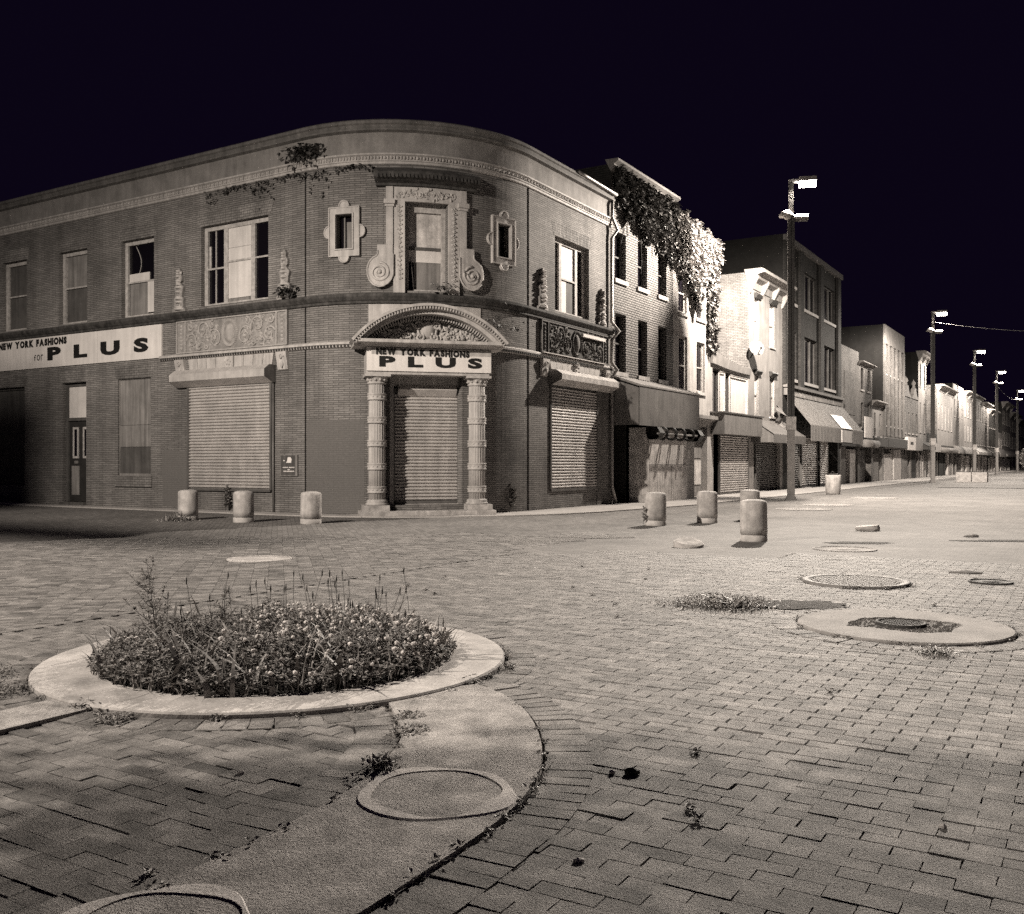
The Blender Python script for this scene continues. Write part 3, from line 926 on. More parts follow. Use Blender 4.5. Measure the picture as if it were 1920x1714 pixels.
# ---- terracotta ornament
def spiral(mb, M, s, z, d, r, turns, a0, sgn, tr=.02, n=22):
    pts = []
    for k in range(n):
        t = k / (n - 1)
        w = a0 + sgn * turns * 2 * math.pi * t
        rr = r * (1 - .86 * t)
        pts.append(M(s + rr * math.cos(w), z + rr * math.sin(w), d + tr * .3))
    mb.tube(pts, [tr * (1 - .35 * k / (n - 1)) for k in range(n)], 5)
    mb.blob(M, s, z, d, r * .22, r * .22, tr * 2, 6, 2)
def leaf_relief(mb, M, s, z, d, L, wd, a):
    q = []
    for k in range(5):
        t = k / 4
        w = wd * math.sin(math.pi * min(.97, t * .9 + .08))
        q.append((s + L * t * math.cos(a), z + L * t * math.sin(a), w, .05 * math.sin(math.pi * (t * .8 + .2))))
    vs = []
    for x, y, w, h in q:
        vs += [M(x - w * math.sin(a), y + w * math.cos(a), d + .002), M(x, y, d + h + .004), M(x + w * math.sin(a), y - w * math.cos(a), d + .002)]
    fs = []
    for k in range(4):
        p = 3 * k
        fs += [(p, p + 3, p + 4, p + 1), (p + 1, p + 4, p + 5, p + 2)]
    mb.add(vs, fs, sm=True)
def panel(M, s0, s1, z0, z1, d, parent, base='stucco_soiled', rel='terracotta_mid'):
    """arabesque panel: frame, scrolls, wreath and shield"""
    q = random.Random(3)
    mb = MB(); mb.sbox(M, s0, s1, z0, z1, 0.003, d); pn = mb.build('ornament_panel', M_[base], parent)  # ground darker than the relief, standing in for shade in the crevices
    mb = MB()
    t = .035
    for a, b, c, e in ((s0, s1, z1 - t, z1), (s0, s1, z0, z0 + t), (s0, s0 + t, z0 + t, z1 - t), (s1 - t, s1, z0 + t, z1 - t), (s0 + .38, s0 + .42, z0 + t, z1 - t), (s1 - .42, s1 - .38, z0 + t, z1 - t)):
        mb.sbox(M, a, b, c, e, d - .005, d + .035)
    mb.build('border', M_[rel], pn)
    cx, cz = (s0 + s1) / 2, (z0 + z1) / 2
    hh = (z1 - z0) / 2
    mb = MB()
    for sg in (-1, 1):
        for k, (dx, dz, r, a0, tn, so) in enumerate(((.62, -.12, .30, .5, 1.5, 1), (1.12, .16, .27, 3.6, 1.4, -1), (1.58, -.14, .24, .4, 1.3, 1), (.72, .28, .14, 2, 1.1, -1), (1.30, -.28, .13, 4, 1.1, 1), (1.62, .27, .13, 1, 1.1, -1), (.95, -.33, .10, 1, 1, -1))):
            spiral(mb, M, cx + sg * dx, cz + dz * hh / .48, d, r, tn, a0 if sg > 0 else math.pi - a0, so * sg, .034)
        for k in range(75):
            x, z = q.uniform(.48, (s1 - s0) / 2 - .5), q.uniform(-hh + .09, hh - .09)
            leaf_relief(mb, M, cx + sg * x, cz + z, d, q.uniform(.08, .17), q.uniform(.018, .035), q.uniform(0, 6.28))
        for k in range(26):
            mb.blob(M, cx + sg * q.uniform(.48, (s1 - s0) / 2 - .5), cz + q.uniform(-hh + .07, hh - .07), d, q.uniform(.02, .04), q.uniform(.02, .04), .04, 6, 2)
    tag(mb.build('scrollwork', M_[rel], pn), kind='stuff')
    mb = MB()
    for k in range(40):
        w = 2 * math.pi * k / 40
        leaf_relief(mb, M, cx + .30 * math.cos(w), cz + (hh - .11) * math.sin(w), d, .13, .045, w + 1.9)
        mb.blob(M, cx + .30 * math.cos(w), cz + (hh - .11) * math.sin(w), d, .04, .04, .06, 5, 2)
    mb.build('wreath', M_[rel], pn)
    mb = MB(); mb.blob(M, cx, cz, d, .17, hh - .2, .09, 12, 4); spiral(mb, M, cx - .13, cz - .1, d, .08, 1.2, 0, 1); spiral(mb, M, cx + .13, cz - .1, d, .08, 1.2, 3, -1)
    mb.build('shield', M_[rel], pn)
    mb = MB()
    for a in (s0 + .2, s1 - .2):
        for k in range(7):
            z = z0 + .12 + k * (z1 - z0 - .2) / 7
            leaf_relief(mb, M, a, z, d, .09, .03, 1.2); leaf_relief(mb, M, a, z, d, .09, .03, 1.94)
            mb.blob(M, a, z, d, .03, .03, .035, 5, 2)
    mb.build('side_ornament', M_[rel], pn)
    return pn
def flat_arch(M, s0, s1, z0, z1, d, parent):
    n = 9
    c = (s0 + s1) / 2
    for k in range(n):
        a, b = s0 + (s1 - s0) * k / n, s0 + (s1 - s0) * (k + 1) / n
        mb = MB()
        key = k == n // 2
        mb.poly(M, [(a + .008 - (a - c) * .06, z0), (b - .008 - (b - c) * .06, z0), (b - .008, z1), (a + .008, z1)], 0.001, d + (.04 if key else 0))
        v = mb.build('keystone' if key else 'voussoir', M_['terracotta'], parent)
        if key:
            mb = MB()
            for i in range(9):
                leaf_relief(mb, M, c + rng.uniform(-.12, .12), (z0 + z1) / 2 + rng.uniform(-.15, .15), d + .04, .12, .035, rng.uniform(0, 6.28))
            spiral(mb, M, c, (z0 + z1) / 2 + .08, d + .04, .1, 1.2, 0, 1)
            mb.build('carving', M_['terracotta'], v)
def console(M, s, z0, z1, w, parent):
    mb = MB()
    prof = [(0.003, z0), (.05, z0 + .02), (.07, z0 + .1), (.09, z0 + .25), (.13, z1 - .1), (.14, z1), (0.003, z1)]
    mb.sweep(M, s - w / 2, s + w / 2, prof, 1)
    o = mb.build('console', M_['terracotta'], parent)
    mb = MB()
    spiral(mb, M, s, z1 - .14, .13, .09, 1.2, 0, 1)
    leaf_relief(mb, M, s, z1 - .25, .1, .2, .06, -math.pi / 2)
    mb.build('carving', M_['terracotta'], o)
def candelabrum(M, s, z0, z1, parent):
    mb = MB()
    h = z1 - z0
    prof = [(0, .16), (.06, .17), (.1, .12), (.22, .13), (.3, .15), (.33, .1), (.45, .12), (.55, .17), (.62, .1), (.66, .06), (.7, .12), (.8, .14), (.86, .07), (.92, .1), (1, .04)]
    prof = [(t, w * (1.75 - 1.0 * t)) for t, w in prof]
    pts = [(s + w, z0 + t * h) for t, w in prof] + [(s - w, z0 + t * h) for t, w in prof[::-1]]
    mb.poly(M, pts, 0.001, .09)
    o = mb.build('candelabrum', M_['stucco_soiled'], parent)
    mb = MB()
    for t, w in prof[1:-1]:
        mb.blob(M, s, z0 + t * h, .09, w * .75, h * .035, .10, 8, 2)
    for k in range(12):
        leaf_relief(mb, M, s + rng.uniform(-.06, .06), z0 + h * rng.uniform(.1, .9), .06, .11, .035, rng.uniform(.6, 2.5))
    mb.build('carving', M_['terracotta'], o)
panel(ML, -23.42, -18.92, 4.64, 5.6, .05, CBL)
flat_arch(ML, -22.95, -19.45, 3.95, 4.455, .045, CBL)
console(ML, -23.25, 3.95, 4.455, .38, CBL); console(ML, -19.1, 3.95, 4.455, .38, CBL)
candelabrum(ML, -23.3, 5.89, 7.2, CBL); candelabrum(ML, -19.02, 5.89, 7.25, CBL)
panel(MR, 24.42, 28.9, 4.64, 5.6, .05, CBL, 'terracotta_dark', 'stucco_grim')  # darker tones here; shade behind the carving put into the base
flat_arch(MR, 24.95, 28.35, 4.2, 4.455, .045, CBL)
console(MR, 24.62, 3.95, 4.455, .38, CBL); console(MR, 28.78, 3.95, 4.455, .3, CBL)
candelabrum(MR, 24.5, 5.89, 7.1, CBL); candelabrum(MR, 28.45, 5.89, 7.1, CBL)
# ledge bits on the street side panel
mb = MB(); mb.sbox(MR, 24.45, 28.6, 4.632, 4.65, .06, .14); mb.build('pale_ledge', M_['board'], CBL)
mb = MB(); mb.sbox(MR, 26.9, 28.5, 5.36, 5.46, .09, .17); mb.build('light_tube', M_['board'], CBL)
# windows on the street side
window(CBL, MR, 25.35, 27.62, 5.98, 8.25, mull=(25.95, 27.0), rail=[(26.03, 26.92, 7.05)], mat='wood',
       fills=[(25.4, 25.9, 6.0, 8.2, 'glass', 'pane'), (27.05, 27.55, 6.0, 8.2, 'glass', 'pane'), (26.0, 26.95, 7.05, 8.15, 'board', 'board', .02), (26.0, 26.4, 6.05, 7.04, 'board', 'board', .02), (26.4, 26.95, 6.05, 7.04, 'board_dark', 'board', .02)])
# downpipe at the party wall
dp = [(29.12, 10.15, .12), (29.12, 9.6, .1), (29.35, 9.2, .2), (29.12, 8.9, .09), (29.12, 6.1, .09), (29.3, 5.8, .28), (29.12, 5.5, .09), (29.12, 4.75, .09), (29.3, 4.5, .22), (29.12, 4.25, .09), (29.15, .6, .09), (29.2, .1, .2)]
mb = MB(); mb.tube([MR(*p) for p in dp], .055, 8); mb.build('downpipe', M_['galv'], CBL)
mb = MB(); mb.tube([MF(s_end1 - 5.5 + k * .55, 10.475 - k * .012, .22) for k in range(5, 11)], .05, 6); mb.build('gutter', M_['galv'], CBL)

# ---- curved centre window on the rounded front
A = sA
mb = MB()
mb.sbox(MF, A(33.6), A(37.5), 5.89, 8.3, .002, .09, 3); mb.sbox(MF, A(52.5), A(56.4), 5.89, 8.3, .002, .09, 3)
mb.sbox(MF, A(33.6), A(56.4), 8.3, 8.68, .002, .09, 10)
cw = mb.build('window_surround', M_['terracotta'], CBL)
mb = MB()
for a, b in ((34.5, 36.8), (53.2, 55.5)):
    c = (A(a) + A(b)) / 2
    for k in range(17):
        z = 6.25 + k * .118
        for j in range(3):
            leaf_relief(mb, MF, c + rng.uniform(-.02, .02), z, .09, .085, .028, .4 + j * 1.1)
        mb.blob(MF, c, z, .09, .03, .03, .04, 5, 2)
for k in range(9):
    spiral(mb, MF, A(36.2 + k * 2.2), 8.49, .09, .1, 1.3, k, 1 if k % 2 else -1, .018)
for k in range(40):
    leaf_relief(mb, MF, A(rng.uniform(34.6, 55.4)), rng.uniform(8.38, 8.6), .09, .1, .028, rng.uniform(0, 6.28))
tag(mb.build('carving', M_['terracotta'], cw), kind='stuff')
for a, b in ((31.2, 33.55), (56.45, 58.8)):
    mb = MB()
    mb.sbox(MF, A(a), A(b), 7.15, 8.68, .002, .13, 2)
    mb.sbox(MF, A(a) - .05, A(b) + .05, 8.22, 8.34, .002, .19, 2)
    mb.sbox(MF, A(a) - .03, A(b) + .03, 8.15, 8.21, .002, .16, 2)
    mb.build('side_pilaster', M_['terracotta'], cw)
for sg in (-1, 1):
    c = A(45 - sg * 14.4)
    mb = MB()
    pts = []
    out = []
    for k in range(30):
        t = k / 29
        if t < .3:
            out.append((.16 + .0 * t, 7.15 - t * 1.0))
        else:
            w = (t - .3) / .7
            an = math.pi * .62 - w * math.pi * 1.5
            out.append((-.02 + .33 * math.cos(an) * -1 if False else .03 - .30 * math.cos(an + .35), 6.5 + .42 * math.sin(an + .25)))
    # outline of the scroll: straight neck opening into a volute
    pts = [(-.2, 7.15), (.2, 7.15)]
    prof = [(.2, 7.0), (.2, 6.9), (.24, 6.85), (.33, 6.8), (.42, 6.7), (.47, 6.55), (.47, 6.38), (.42, 6.22), (.32, 6.1), (.18, 6.04), (.05, 6.06), (-.06, 6.13), (-.14, 6.23), (-.2, 6.36), (-.2, 6.9)]
    pts += prof
    mb.poly(MF, [(c - sg * (p[0] - 0.02), p[1]) for p in (pts if sg < 0 else pts[::-1])], 0.002, .13)
    v = mb.build('scroll_bracket', M_['terracotta'], cw)
    mb = MB()
    spiral(mb, MF, c - sg * .12, 6.42, .12, .26, 2.2, math.pi / 2, -sg if sg > 0 else 1, .035, 44)
    rim = [(c - sg * (p[0] - .035), p[1]) for p in prof]
    mb.tube([MF(p[0], p[1], .13) for p in rim], .025, 5)
    mb.build('volute', M_['terracotta'], v)
# hood with soffit blocks
mb = MB()
mb.sweep(MF, A(27.8), A(62.2), [(.002, 8.69), (.14, 8.70), (.16, 8.76), (.3, 8.80), (.42, 8.86), (.44, 8.98), (.34, 9.06), (.14, 9.16), (.002, 9.2)], 14)
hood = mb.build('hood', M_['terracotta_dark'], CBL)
mb = MB()
for k in range(28):
    a = 28.8 + k * 1.2
    mb.sbox(MF, A(a), A(a + .6), 8.83, 8.93, .38, .455)
mb.build('hood_blocks', M_['terracotta_dark'], hood)
# sash, boards and curtain strip
mb = MB()
mb.sbox(MF, A(37.6), A(38.9), 5.97, 8.3, -.34, -.24); mb.sbox(MF, A(51.0), A(52.4), 5.97, 8.3, -.34, -.2); mb.sbox(MF, A(38.9), A(51.0), 8.1, 8.3, -.34, -.24, 4)
mb.sbox(MF, A(38.9), A(51.0), 5.97, 6.03, -.34, -.22, 4)
cwin = mb.build('window', M_['wood'], CBL)
for a, b, p, q, m, nm, dd in ((38.9, 51, 7.18, 8.1, 'plywood', 'board', -.32), (38.9, 51, 6.78, 7.1, 'board', 'board', -.30), (40.8, 51, 6.03, 6.78, 'board_grey', 'board', -.32), (38.9, 40.8, 6.03, 6.78, 'glass', 'pane', -.33)):
    mb = MB(); mb.sbox(MF, A(a), A(b), p, q, dd - .02, dd, 5); mb.build(nm, M_[m], cwin)
mb = MB(); mb.sbox(MF, A(38.9), A(51), 7.1, 7.18, -.34, -.27, 5); mb.build('meeting_rail', M_['board_dark'], cwin)
mb = MB(); mb.tube([MF(A(39.6), 6.9, -.27), MF(A(40.6), 6.04, -.24)], .014, 5); mb.build('loose_batten', M_['wood'], cwin)
# quatrefoil framed small windows
for a in (16.35, 75.2):
    c, w, zc = A(a), .235, 7.54
    mb = MB()
    ow, oh = .235 + .2, .46 + .2
    for s0, s1, p, q in ((c - ow, c + ow, zc + .46, zc + oh), (c - ow, c + ow, zc - oh, zc - .46), (c - ow, c - w, zc - .46, zc + .46), (c + w, c + ow, zc - .46, zc + .46)):
        mb.sbox(MF, s0, s1, p, q, .002, .07, 2)
    for cs, cz, a0 in ((c, zc + oh, 0), (c, zc - oh, math.pi), (c - ow, zc, math.pi / 2), (c + ow, zc, -math.pi / 2)):
        pts = [(cs + .15 * math.cos(a0 + math.pi * k / 12), cz + .17 * math.sin(a0 + math.pi * k / 12)) for k in range(13)]
        mb.poly(MF, pts, .003, .075)
    fr = mb.build('window_frame', M_['terracotta'], CBL)
    mb = MB()
    t = .03
    for s0, s1, p, q in ((c - ow, c + ow, zc + oh - t, zc + oh), (c - ow, c + ow, zc - oh, zc - oh + t), (c - ow, c - ow + t, zc - oh + t, zc + oh - t), (c + ow - t, c + ow, zc - oh + t, zc + oh - t),
                         (c - w - t, c + w + t, zc + .46, zc + .46 + t), (c - w - t, c + w + t, zc - .46 - t, zc - .46), (c - w - t, c - w, zc - .46, zc + .46), (c + w, c + w + t, zc - .46, zc + .46)):
        mb.sbox(MF, s0, s1, p, q, .065, .10, 1)
    for cs, cz, a0 in ((c, zc + oh, 0), (c, zc - oh, math.pi), (c - ow, zc, math.pi / 2), (c + ow, zc, -math.pi / 2)):
        mb.tube([MF(cs + .14 * math.cos(a0 + math.pi * k / 12), cz + .16 * math.sin(a0 + math.pi * k / 12), .075) for k in range(13)], .022, 5)
    mb.build('moulding', M_['terracotta'], fr)
    mb = MB(); mb.sbox(MF, c - w, c + w, zc - .46, zc + .46, -.2, -.18); mb.build('pane', M_['glass'], fr)
    if a < 40:
        mb = MB(); mb.sbox(MF, c - .02, c + w, zc - .44, zc + .3, -.18, -.165); mb.sbox(MF, c - .1, c - .06, zc - .46, zc + .46, -.18, -.15); mb.build('board', M_['board_grey'], fr)

# ---- portico
mb = MB()
mb.poly(MF, [(A(25.4), 4.66), (A(64.6), 4.66), (A(64.6), 5.59), (A(25.4), 5.59)], 0.002, 0.02)
mb = MB()
mb.sbox(MF, A(25), A(65), 4.64, 5.595, .002, .03, 14)
mb.build('backing_slab', M_['terracotta'], CBL)
mb = MB()
mb.sweep(MP, -1.78, 1.78, [(-.6, .0), (.52, .0), (.52, .13), (.50, .15), (-.6, .15)], 1)
step = mb.build('step', M_['concrete_pale'], CBL)
for a in (-1.36, 1.36):
    mb = MB(); mb.sbox(MP, a - .33, a + .33, .151, .30, -.35, .47); mb.build('plinth', M_['concrete_pale'], step)
for a in (-1.33, 1.33):
    cx, cy, _ = MP(a, 0, .14)
    mb = MB()
    mb.lathe([(.222, .42), (.215, 3.45)], (cx, cy, 0), 80, flute=[1, 1, .93, .93])
    col = mb.build('column', M_['terracotta'], CBL)
    mb = MB()
    mb.lathe([(.30, .301), (.30, .34), (.27, .36), (.265, .38), (.28, .40), (.25, .43), (.22, .45)], (cx, cy, 0), 28)
    mb.build('base', M_['terracotta'], col)
    for k in range(5):
        z = .70 + k * .605
        mb = MB()
        mb.lathe([(.23, z - .09), (.252, z - .085), (.255, z - .06), (.24, z - .05), (.242, z + .05), (.255, z + .06), (.252, z + .085), (.23, z + .09)], (cx, cy, 0), 32)
        for j in range(14):
            w = 2 * math.pi * j / 14
            mb.blob(lambda s, zz, d, w=w: (cx + (.24 + d) * math.cos(w + s / .24), cy + (.24 + d) * math.sin(w + s / .24), zz), 0, z, 0, .035, .03, .02, 5, 2)
        mb.build('band', M_['terracotta'], col)
    mb = MB()
    mb.lathe([(.22, 3.44), (.25, 3.46), (.25, 3.49), (.22, 3.5), (.225, 3.54), (.29, 3.62), (.31, 3.635)], (cx, cy, 0), 28)
    for j in range(12):
        w = 2 * math.pi * j / 12
        mb.blob(lambda s, zz, d, w=w: (cx + (.235 + d) * math.cos(w + s / .24), cy + (.235 + d) * math.sin(w + s / .24), zz), 0, 3.56, 0, .04, .05, .05, 5, 2)
    mb.sbox(MP, a - .33, a + .33, 3.636, 3.70, -.3, .46)
    mb.build('capital', M_['terracotta'], col)
mb = MB()
mb.sbox(MP, -1.62, 1.62, 3.701, 4.40, -.5, .38)
ent = mb.build('entablature', M_['terracotta'], CBL)
# side jambs and lintel of the deep doorway
mb = MB()
mb.sbox(MP, -1.2, -.86, .152, 3.7, -.6, -.16); mb.sbox(MP, .97, 1.25, .152, 3.7, -.6, -.16)
mb.sbox(MP, -.86, .97, 3.45, 3.7, -.6, -.35)
mb.sbox(MP, -.86, .97, .152, .30, -.6, -.36)
mb.build('door_surround', M_['terracotta'], CBL)
shutter(CBL, MP, -.80, .90, .38, 3.3, -.44, .09, 45, box=(-.72, .86, 3.2, 3.5, .0001 + .22))
for o in [c for c in COL.objects if c.name.startswith('housing')][-1:] + [c for c in COL.objects if c.name.startswith('end_cap')][-2:]:
    o.location = Vector(MP(0, 0, -.47)) - Vector(MP(0, 0, 0))
mb = MB(); mb.tube([MP(.95, 3.3, -.33), MP(1.0, 3.1, -.15), MP(1.0, 2.4, -.14)], .03, 6); mb.build('conduit', M_['galv'], CBL)
# pediment: horizontal cornice, arched hood and tympanum
mb = MB()
mb.sweep(MP, -1.96, 1.96, [(-.3, 4.401), (.45, 4.401), (.5, 4.43), (.76, 4.46), (.8, 4.48), (.8, 4.56), (.72, 4.575), (-.3, 4.575)], 1)
ped = mb.build('pediment', M_['terracotta'], CBL)
def arch(mb, Ro, Ri, d0, d1, zc, amax, n=40):
    vs, fs = [], []
    for k in range(n + 1):
        t = -amax + 2 * amax * k / n
        for r, d in ((Ro, d1), (Ro, d0), (Ri, d0), (Ri, d1)):
            vs.append(MP(r * math.sin(t), zc + r * math.cos(t), d))
    for k in range(n):
        a, b = 4 * k, 4 * k + 4
        for p in range(4):
            q = (p + 1) % 4
            fs.append((a + p, b + p, b + q, a + q))
    fs += [(0, 1, 2, 3), (4 * n + 3, 4 * n + 2, 4 * n + 1, 4 * n)]
    mb.add(vs, fs)
RO, ZC = 2.62, 2.89
AM = math.asin(2.04 / RO)
mb = MB()
arch(mb, RO, RO - .07, -.1, .86, ZC, AM)
arch(mb, RO - .071, RO - .15, -.1, .80, ZC, AM)
arch(mb, RO - .151, RO - .25, -.1, .66, ZC, AM * .985)
mb.build('arched_hood', M_['terracotta'], ped)
mb = MB()
for k in range(58):
    t = -AM + .02 + (2 * AM - .04) * k / 57
    c, sn = math.cos(t), math.sin(t)
    def MQ(s, z, d, c=c, sn=sn): return MP((RO - .11 + z) * sn + s * c, ZC + (RO - .11 + z) * c - s * sn, d)
    mb.sbox(MQ, -.016, .016, -.032, .032, .79, .845)
    def MQ2(s, z, d, c=c, sn=sn): return MP((RO - .30 + z) * sn + s * c, ZC + (RO - .30 + z) * c - s * sn, d)
    if abs(t) < AM * .93:
        mb.sbox(MQ2, -.016, .016, -.045, .055, .05, .4)
tag(mb.build('arch_dentils', M_['terracotta'], ped), kind='stuff')
mb = MB()
pts = [((RO - .2) * math.sin(t), ZC + (RO - .2) * math.cos(t)) for t in [-AM * .96 + 2 * AM * .96 * k / 24 for k in range(25)]]
mb.poly(MP, [(p[0], max(p[1], 4.58)) for p in pts[::-1]], -.1, .06)
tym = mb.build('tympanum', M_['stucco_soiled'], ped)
mb = MB()
MT = lambda s, z, d: MP(s, z, d - .24)
q = random.Random(8)
mb.blob(MT, 0, 4.93, .3, .21, .27, .13, 14, 4)
mb.tube([MT(.25 * math.sin(w), 4.95 + .31 * math.cos(w), .34) for w in [2 * math.pi * k / 24 for k in range(25)]], .04, 6)
spiral(mb, MT, -.24, 5.02, .36, .13, 1.4, 0, 1, .05); spiral(mb, MT, .24, 5.02, .36, .13, 1.4, math.pi, -1, .05)
spiral(mb, MT, -.2, 4.72, .36, .12, 1.4, 1, -1, .045); spiral(mb, MT, .2, 4.72, .36, .12, 1.4, 2, 1, .045)
mb.blob(MT, 0, 5.27, .36, .10, .09, .2, 8, 3)
for w in (.5, 1.1, 2.0, 2.6): leaf_relief(mb, MT, 0, 5.22, .4, .2, .06, w)
for sg in (-1, 1):
    for k in range(5):
        spiral(mb, MT, sg * (.5 + k * .21), 4.79 - .02 * k, .33, .15 - .012 * k, 1.3, 1.0 + k, sg * (1 if k % 2 else -1), .035)
    for k in range(60):
        x = q.uniform(.32, 1.5)
        zt = 4.62 + (1 - (x / 1.75) ** 2) * .45 * q.random()
        leaf_relief(mb, MT, sg * x, zt, .31 + q.uniform(0, .08), q.uniform(.09, .16), .04, q.uniform(0, 6.28))
    for k in range(22):
        x = q.uniform(.4, 1.45)
        mb.blob(MT, sg * x, 4.64 + (1 - (x / 1.75) ** 2) * .36 * q.random(), .32, .045, .045, .1, 6, 2)
tag(mb.build('carving', M_['terracotta'], tym), kind='stuff')
# painted-over graffiti patches and small wall marks
mb = MB(); mb.sbox(MF, A(.6), A(23.5), .05, 2.55, -.01, .004, 10); mb.build('paint_patch', M_['brick_paint'], CBL)
mb = MB(); mb.sbox(MF, X(-24.15), X(-23.0), .9, 1.75, -.01, .005); mb.build('paint_patch', M_['brick_paint'], CBL)
mb = MB(); mb.sbox(MF, X(-24.12), X(-23.02), .1, .899, -.01, .004); mb.build('paint_patch', M_['brick_paint'], CBL)

# ---------------------------------------------------------------- signs on the corner building
def glyphs(ch, offset=0.0):
    cu = bpy.data.curves.new('g', 'FONT')
    cu.body = ch
    cu.size = 1
    cu.offset = offset
    cu.resolution_u = 3
    ob = bpy.data.objects.new('g', cu)
    COL.objects.link(ob)
    bpy.context.view_layer.update()
    me = bpy.data.meshes.new_from_object(ob.evaluated_get(bpy.context.evaluated_depsgraph_get()))
    v = [(p.co.x, p.co.y) for p in me.vertices]
    f = [tuple(p.vertices) for p in me.polygons]
    bpy.data.objects.remove(ob)
    bpy.data.meshes.remove(me)
    return v, f
GC = {}
def lettering(parent, M, text, s0, s1, z0, z1, d, mat, offset=0.03, gap=0.14, drift=0.0, widths=None):
    items, x = [], 0
    for ch in text:
        if ch == ' ':
            x += .42
            continue
        if (ch, offset) not in GC: GC[(ch, offset)] = glyphs(ch, offset)
        v, f = GC[(ch, offset)]
        x0, x1 = min(p[0] for p in v), max(p[0] for p in v)
        y0, y1 = min(p[1] for p in v), max(p[1] for p in v)
        items.append((v, f, x, x0, y0, y1))
        x += x1 - x0 + gap
    tot = x - gap
    for v, f, xs, x0, y0, y1 in items:
        mb = MB()
        k = (s1 - s0) / tot
        vs = []
        for px, py in v:
            s = s0 + (xs + px - x0) * k
            z = z0 + (py - y0) / (y1 - y0) * (z1 - z0) + drift * (s - s0)
            vs.append(M(s, z, d))
        mb.add(vs, f)
        mb.build('letter', mat, parent)
sg1 = thing('shop_sign', 'white sign above the portico reading NEW YORK FASHIONS PLUS', 'shop sign', MP(0, 3.8, .4))
mb = MB(); mb.sbox(MP, -1.62, 1.66, 3.78, 4.385, .385, .425); mb.build('panel', M_['sign_white'], sg1)
mb = MB(); mb.sbox(MP, -1.5, 1.66, 4.21, 4.384, .4255, .4275); mb.build('header_strip', M_['sign_old'], sg1)
lettering(sg1, MP, 'NEW YORK FASHIONS', -1.38, 1.08, 4.195, 4.377, .431, M_['ink'], .085, .05, drift=-.012)
lettering(sg1, MP, 'PLUS', -1.30, 1.42, 3.885, 4.165, .431, M_['ink'], .06, .42, drift=-.0)
sg2 = thing('shop_sign', 'long white wall sign at far left reading NEW YORK FASHIONS for PLUS', 'shop sign', (-28, YL - .05, 4.6))
for a, b in ((-36.5, -32.7), (-32.69, -27.2), (-27.19, -24.12)):
    mb = MB(); mb.sbox(ML, a, b, 4.58, 5.595, .004, .05 + (.004 if a < -30 and a > -33 else 0)); mb.build('panel', M_['sign_white'], sg2)
lettering(sg2, ML, 'NEW YORK FASHIONS', -32.62, -28.77, 5.30, 5.545, .06, M_['ink'], .085, .05)
lettering(sg2, ML, 'PLUS', -29.82, -24.71, 4.80, 5.24, .06, M_['ink'], .06, .5)
lettering(sg2, ML, 'for', -30.56, -30.06, 4.83, 5.03, .06, M_['ink'], .0, .12)
pl = thing('wall_plaque', 'small dark plaque with white emblem and text lines beside the wide shutter', 'plaque', (-18.88, YL - .04, 1.0))
mb = MB(); mb.sbox(ML, -19.2, -18.56, 1.04, 1.62, .002, .035); mb.build('panel', M_['board_dark'], pl)
mb = MB()
for a, b, c, e in ((-19.2, -18.56, 1.6, 1.62), (-19.2, -18.56, 1.04, 1.06), (-19.2, -19.18, 1.06, 1.6), (-18.64, -18.56, 1.06, 1.6)):
    mb.sbox(ML, a, b, c, e, .03, .045)
mb.build('rim', M_['board_grey'], pl)
mb = MB(); mb.poly(ML, [(-18.98, 1.40), (-18.8, 1.40), (-18.78, 1.5), (-18.82, 1.555), (-18.92, 1.555), (-18.95, 1.46)], .03, .04); mb.build('emblem', M_['sign_white'], pl)
mb = MB(); mb.blob(ML, -19.07, 1.46, .035, .025, .018, .006, 8, 2); mb.build('emblem_dot', M_['sign_white'], pl)
for z, spans in ((1.26, ((-19.11, -18.91), (-18.88, -18.69))), (1.20, ((-18.93, -18.88),)), (1.155, ((-19.09, -18.9), (-18.87, -18.7)))):
    for a, b in spans:
        x = a
        while x < b:
            mb = MB(); w_ = rng.uniform(.02, .035); mb.poly(ML, [(x, z), (x + w_, z), (x + w_, z + .028), (x, z + .028)], .035, .0375); mb.build('text_mark', M_['sign_white'], pl)
            x += w_ + .009

# ================================================================ ROW OF HOUSES ALONG THE STREET
def house(label, y0, y1, H, wallmat, holes=(), depth=11.0, cat='building', sidemat=None, name='row_house', roofdrop=0.25, xo=0.0):
    t = thing(name, label, cat, (XR + xo, (y0 + y1) / 2, 0))
    M = PM(XR + xo, 0, 90)
    mb = MB(); mb.wall(M, [y0, y1], [0, H], list(holes), depth=.22); mb.build('wall', M_[wallmat], t)
    mb = MB()
    x0 = XR + xo
    mb.add([(x0, y0, 0), (x0, y0, H), (x0 - depth, y0, H), (x0 - depth, y0, 0)], [(0, 1, 2, 3)])
    mb.add([(x0, y1, 0), (x0 - depth, y1, 0), (x0 - depth, y1, H), (x0, y1, H)], [(0, 1, 2, 3)])
    mb.add([(x0 - depth, y0, 0), (x0 - depth, y0, H), (x0 - depth, y1, H), (x0 - depth, y1, 0)], [(0, 1, 2, 3)])
    mb.build('side_wall', M_[sidemat or wallmat], t)
    mb = MB(); mb.add([(x0, y0, H - .02), (x0, y1, H - .02), (x0 - depth, y1, H - roofdrop), (x0 - depth, y0, H - roofdrop)], [(0, 1, 2, 3)]); mb.build('roof', M_['roof'], t)
    return t, M
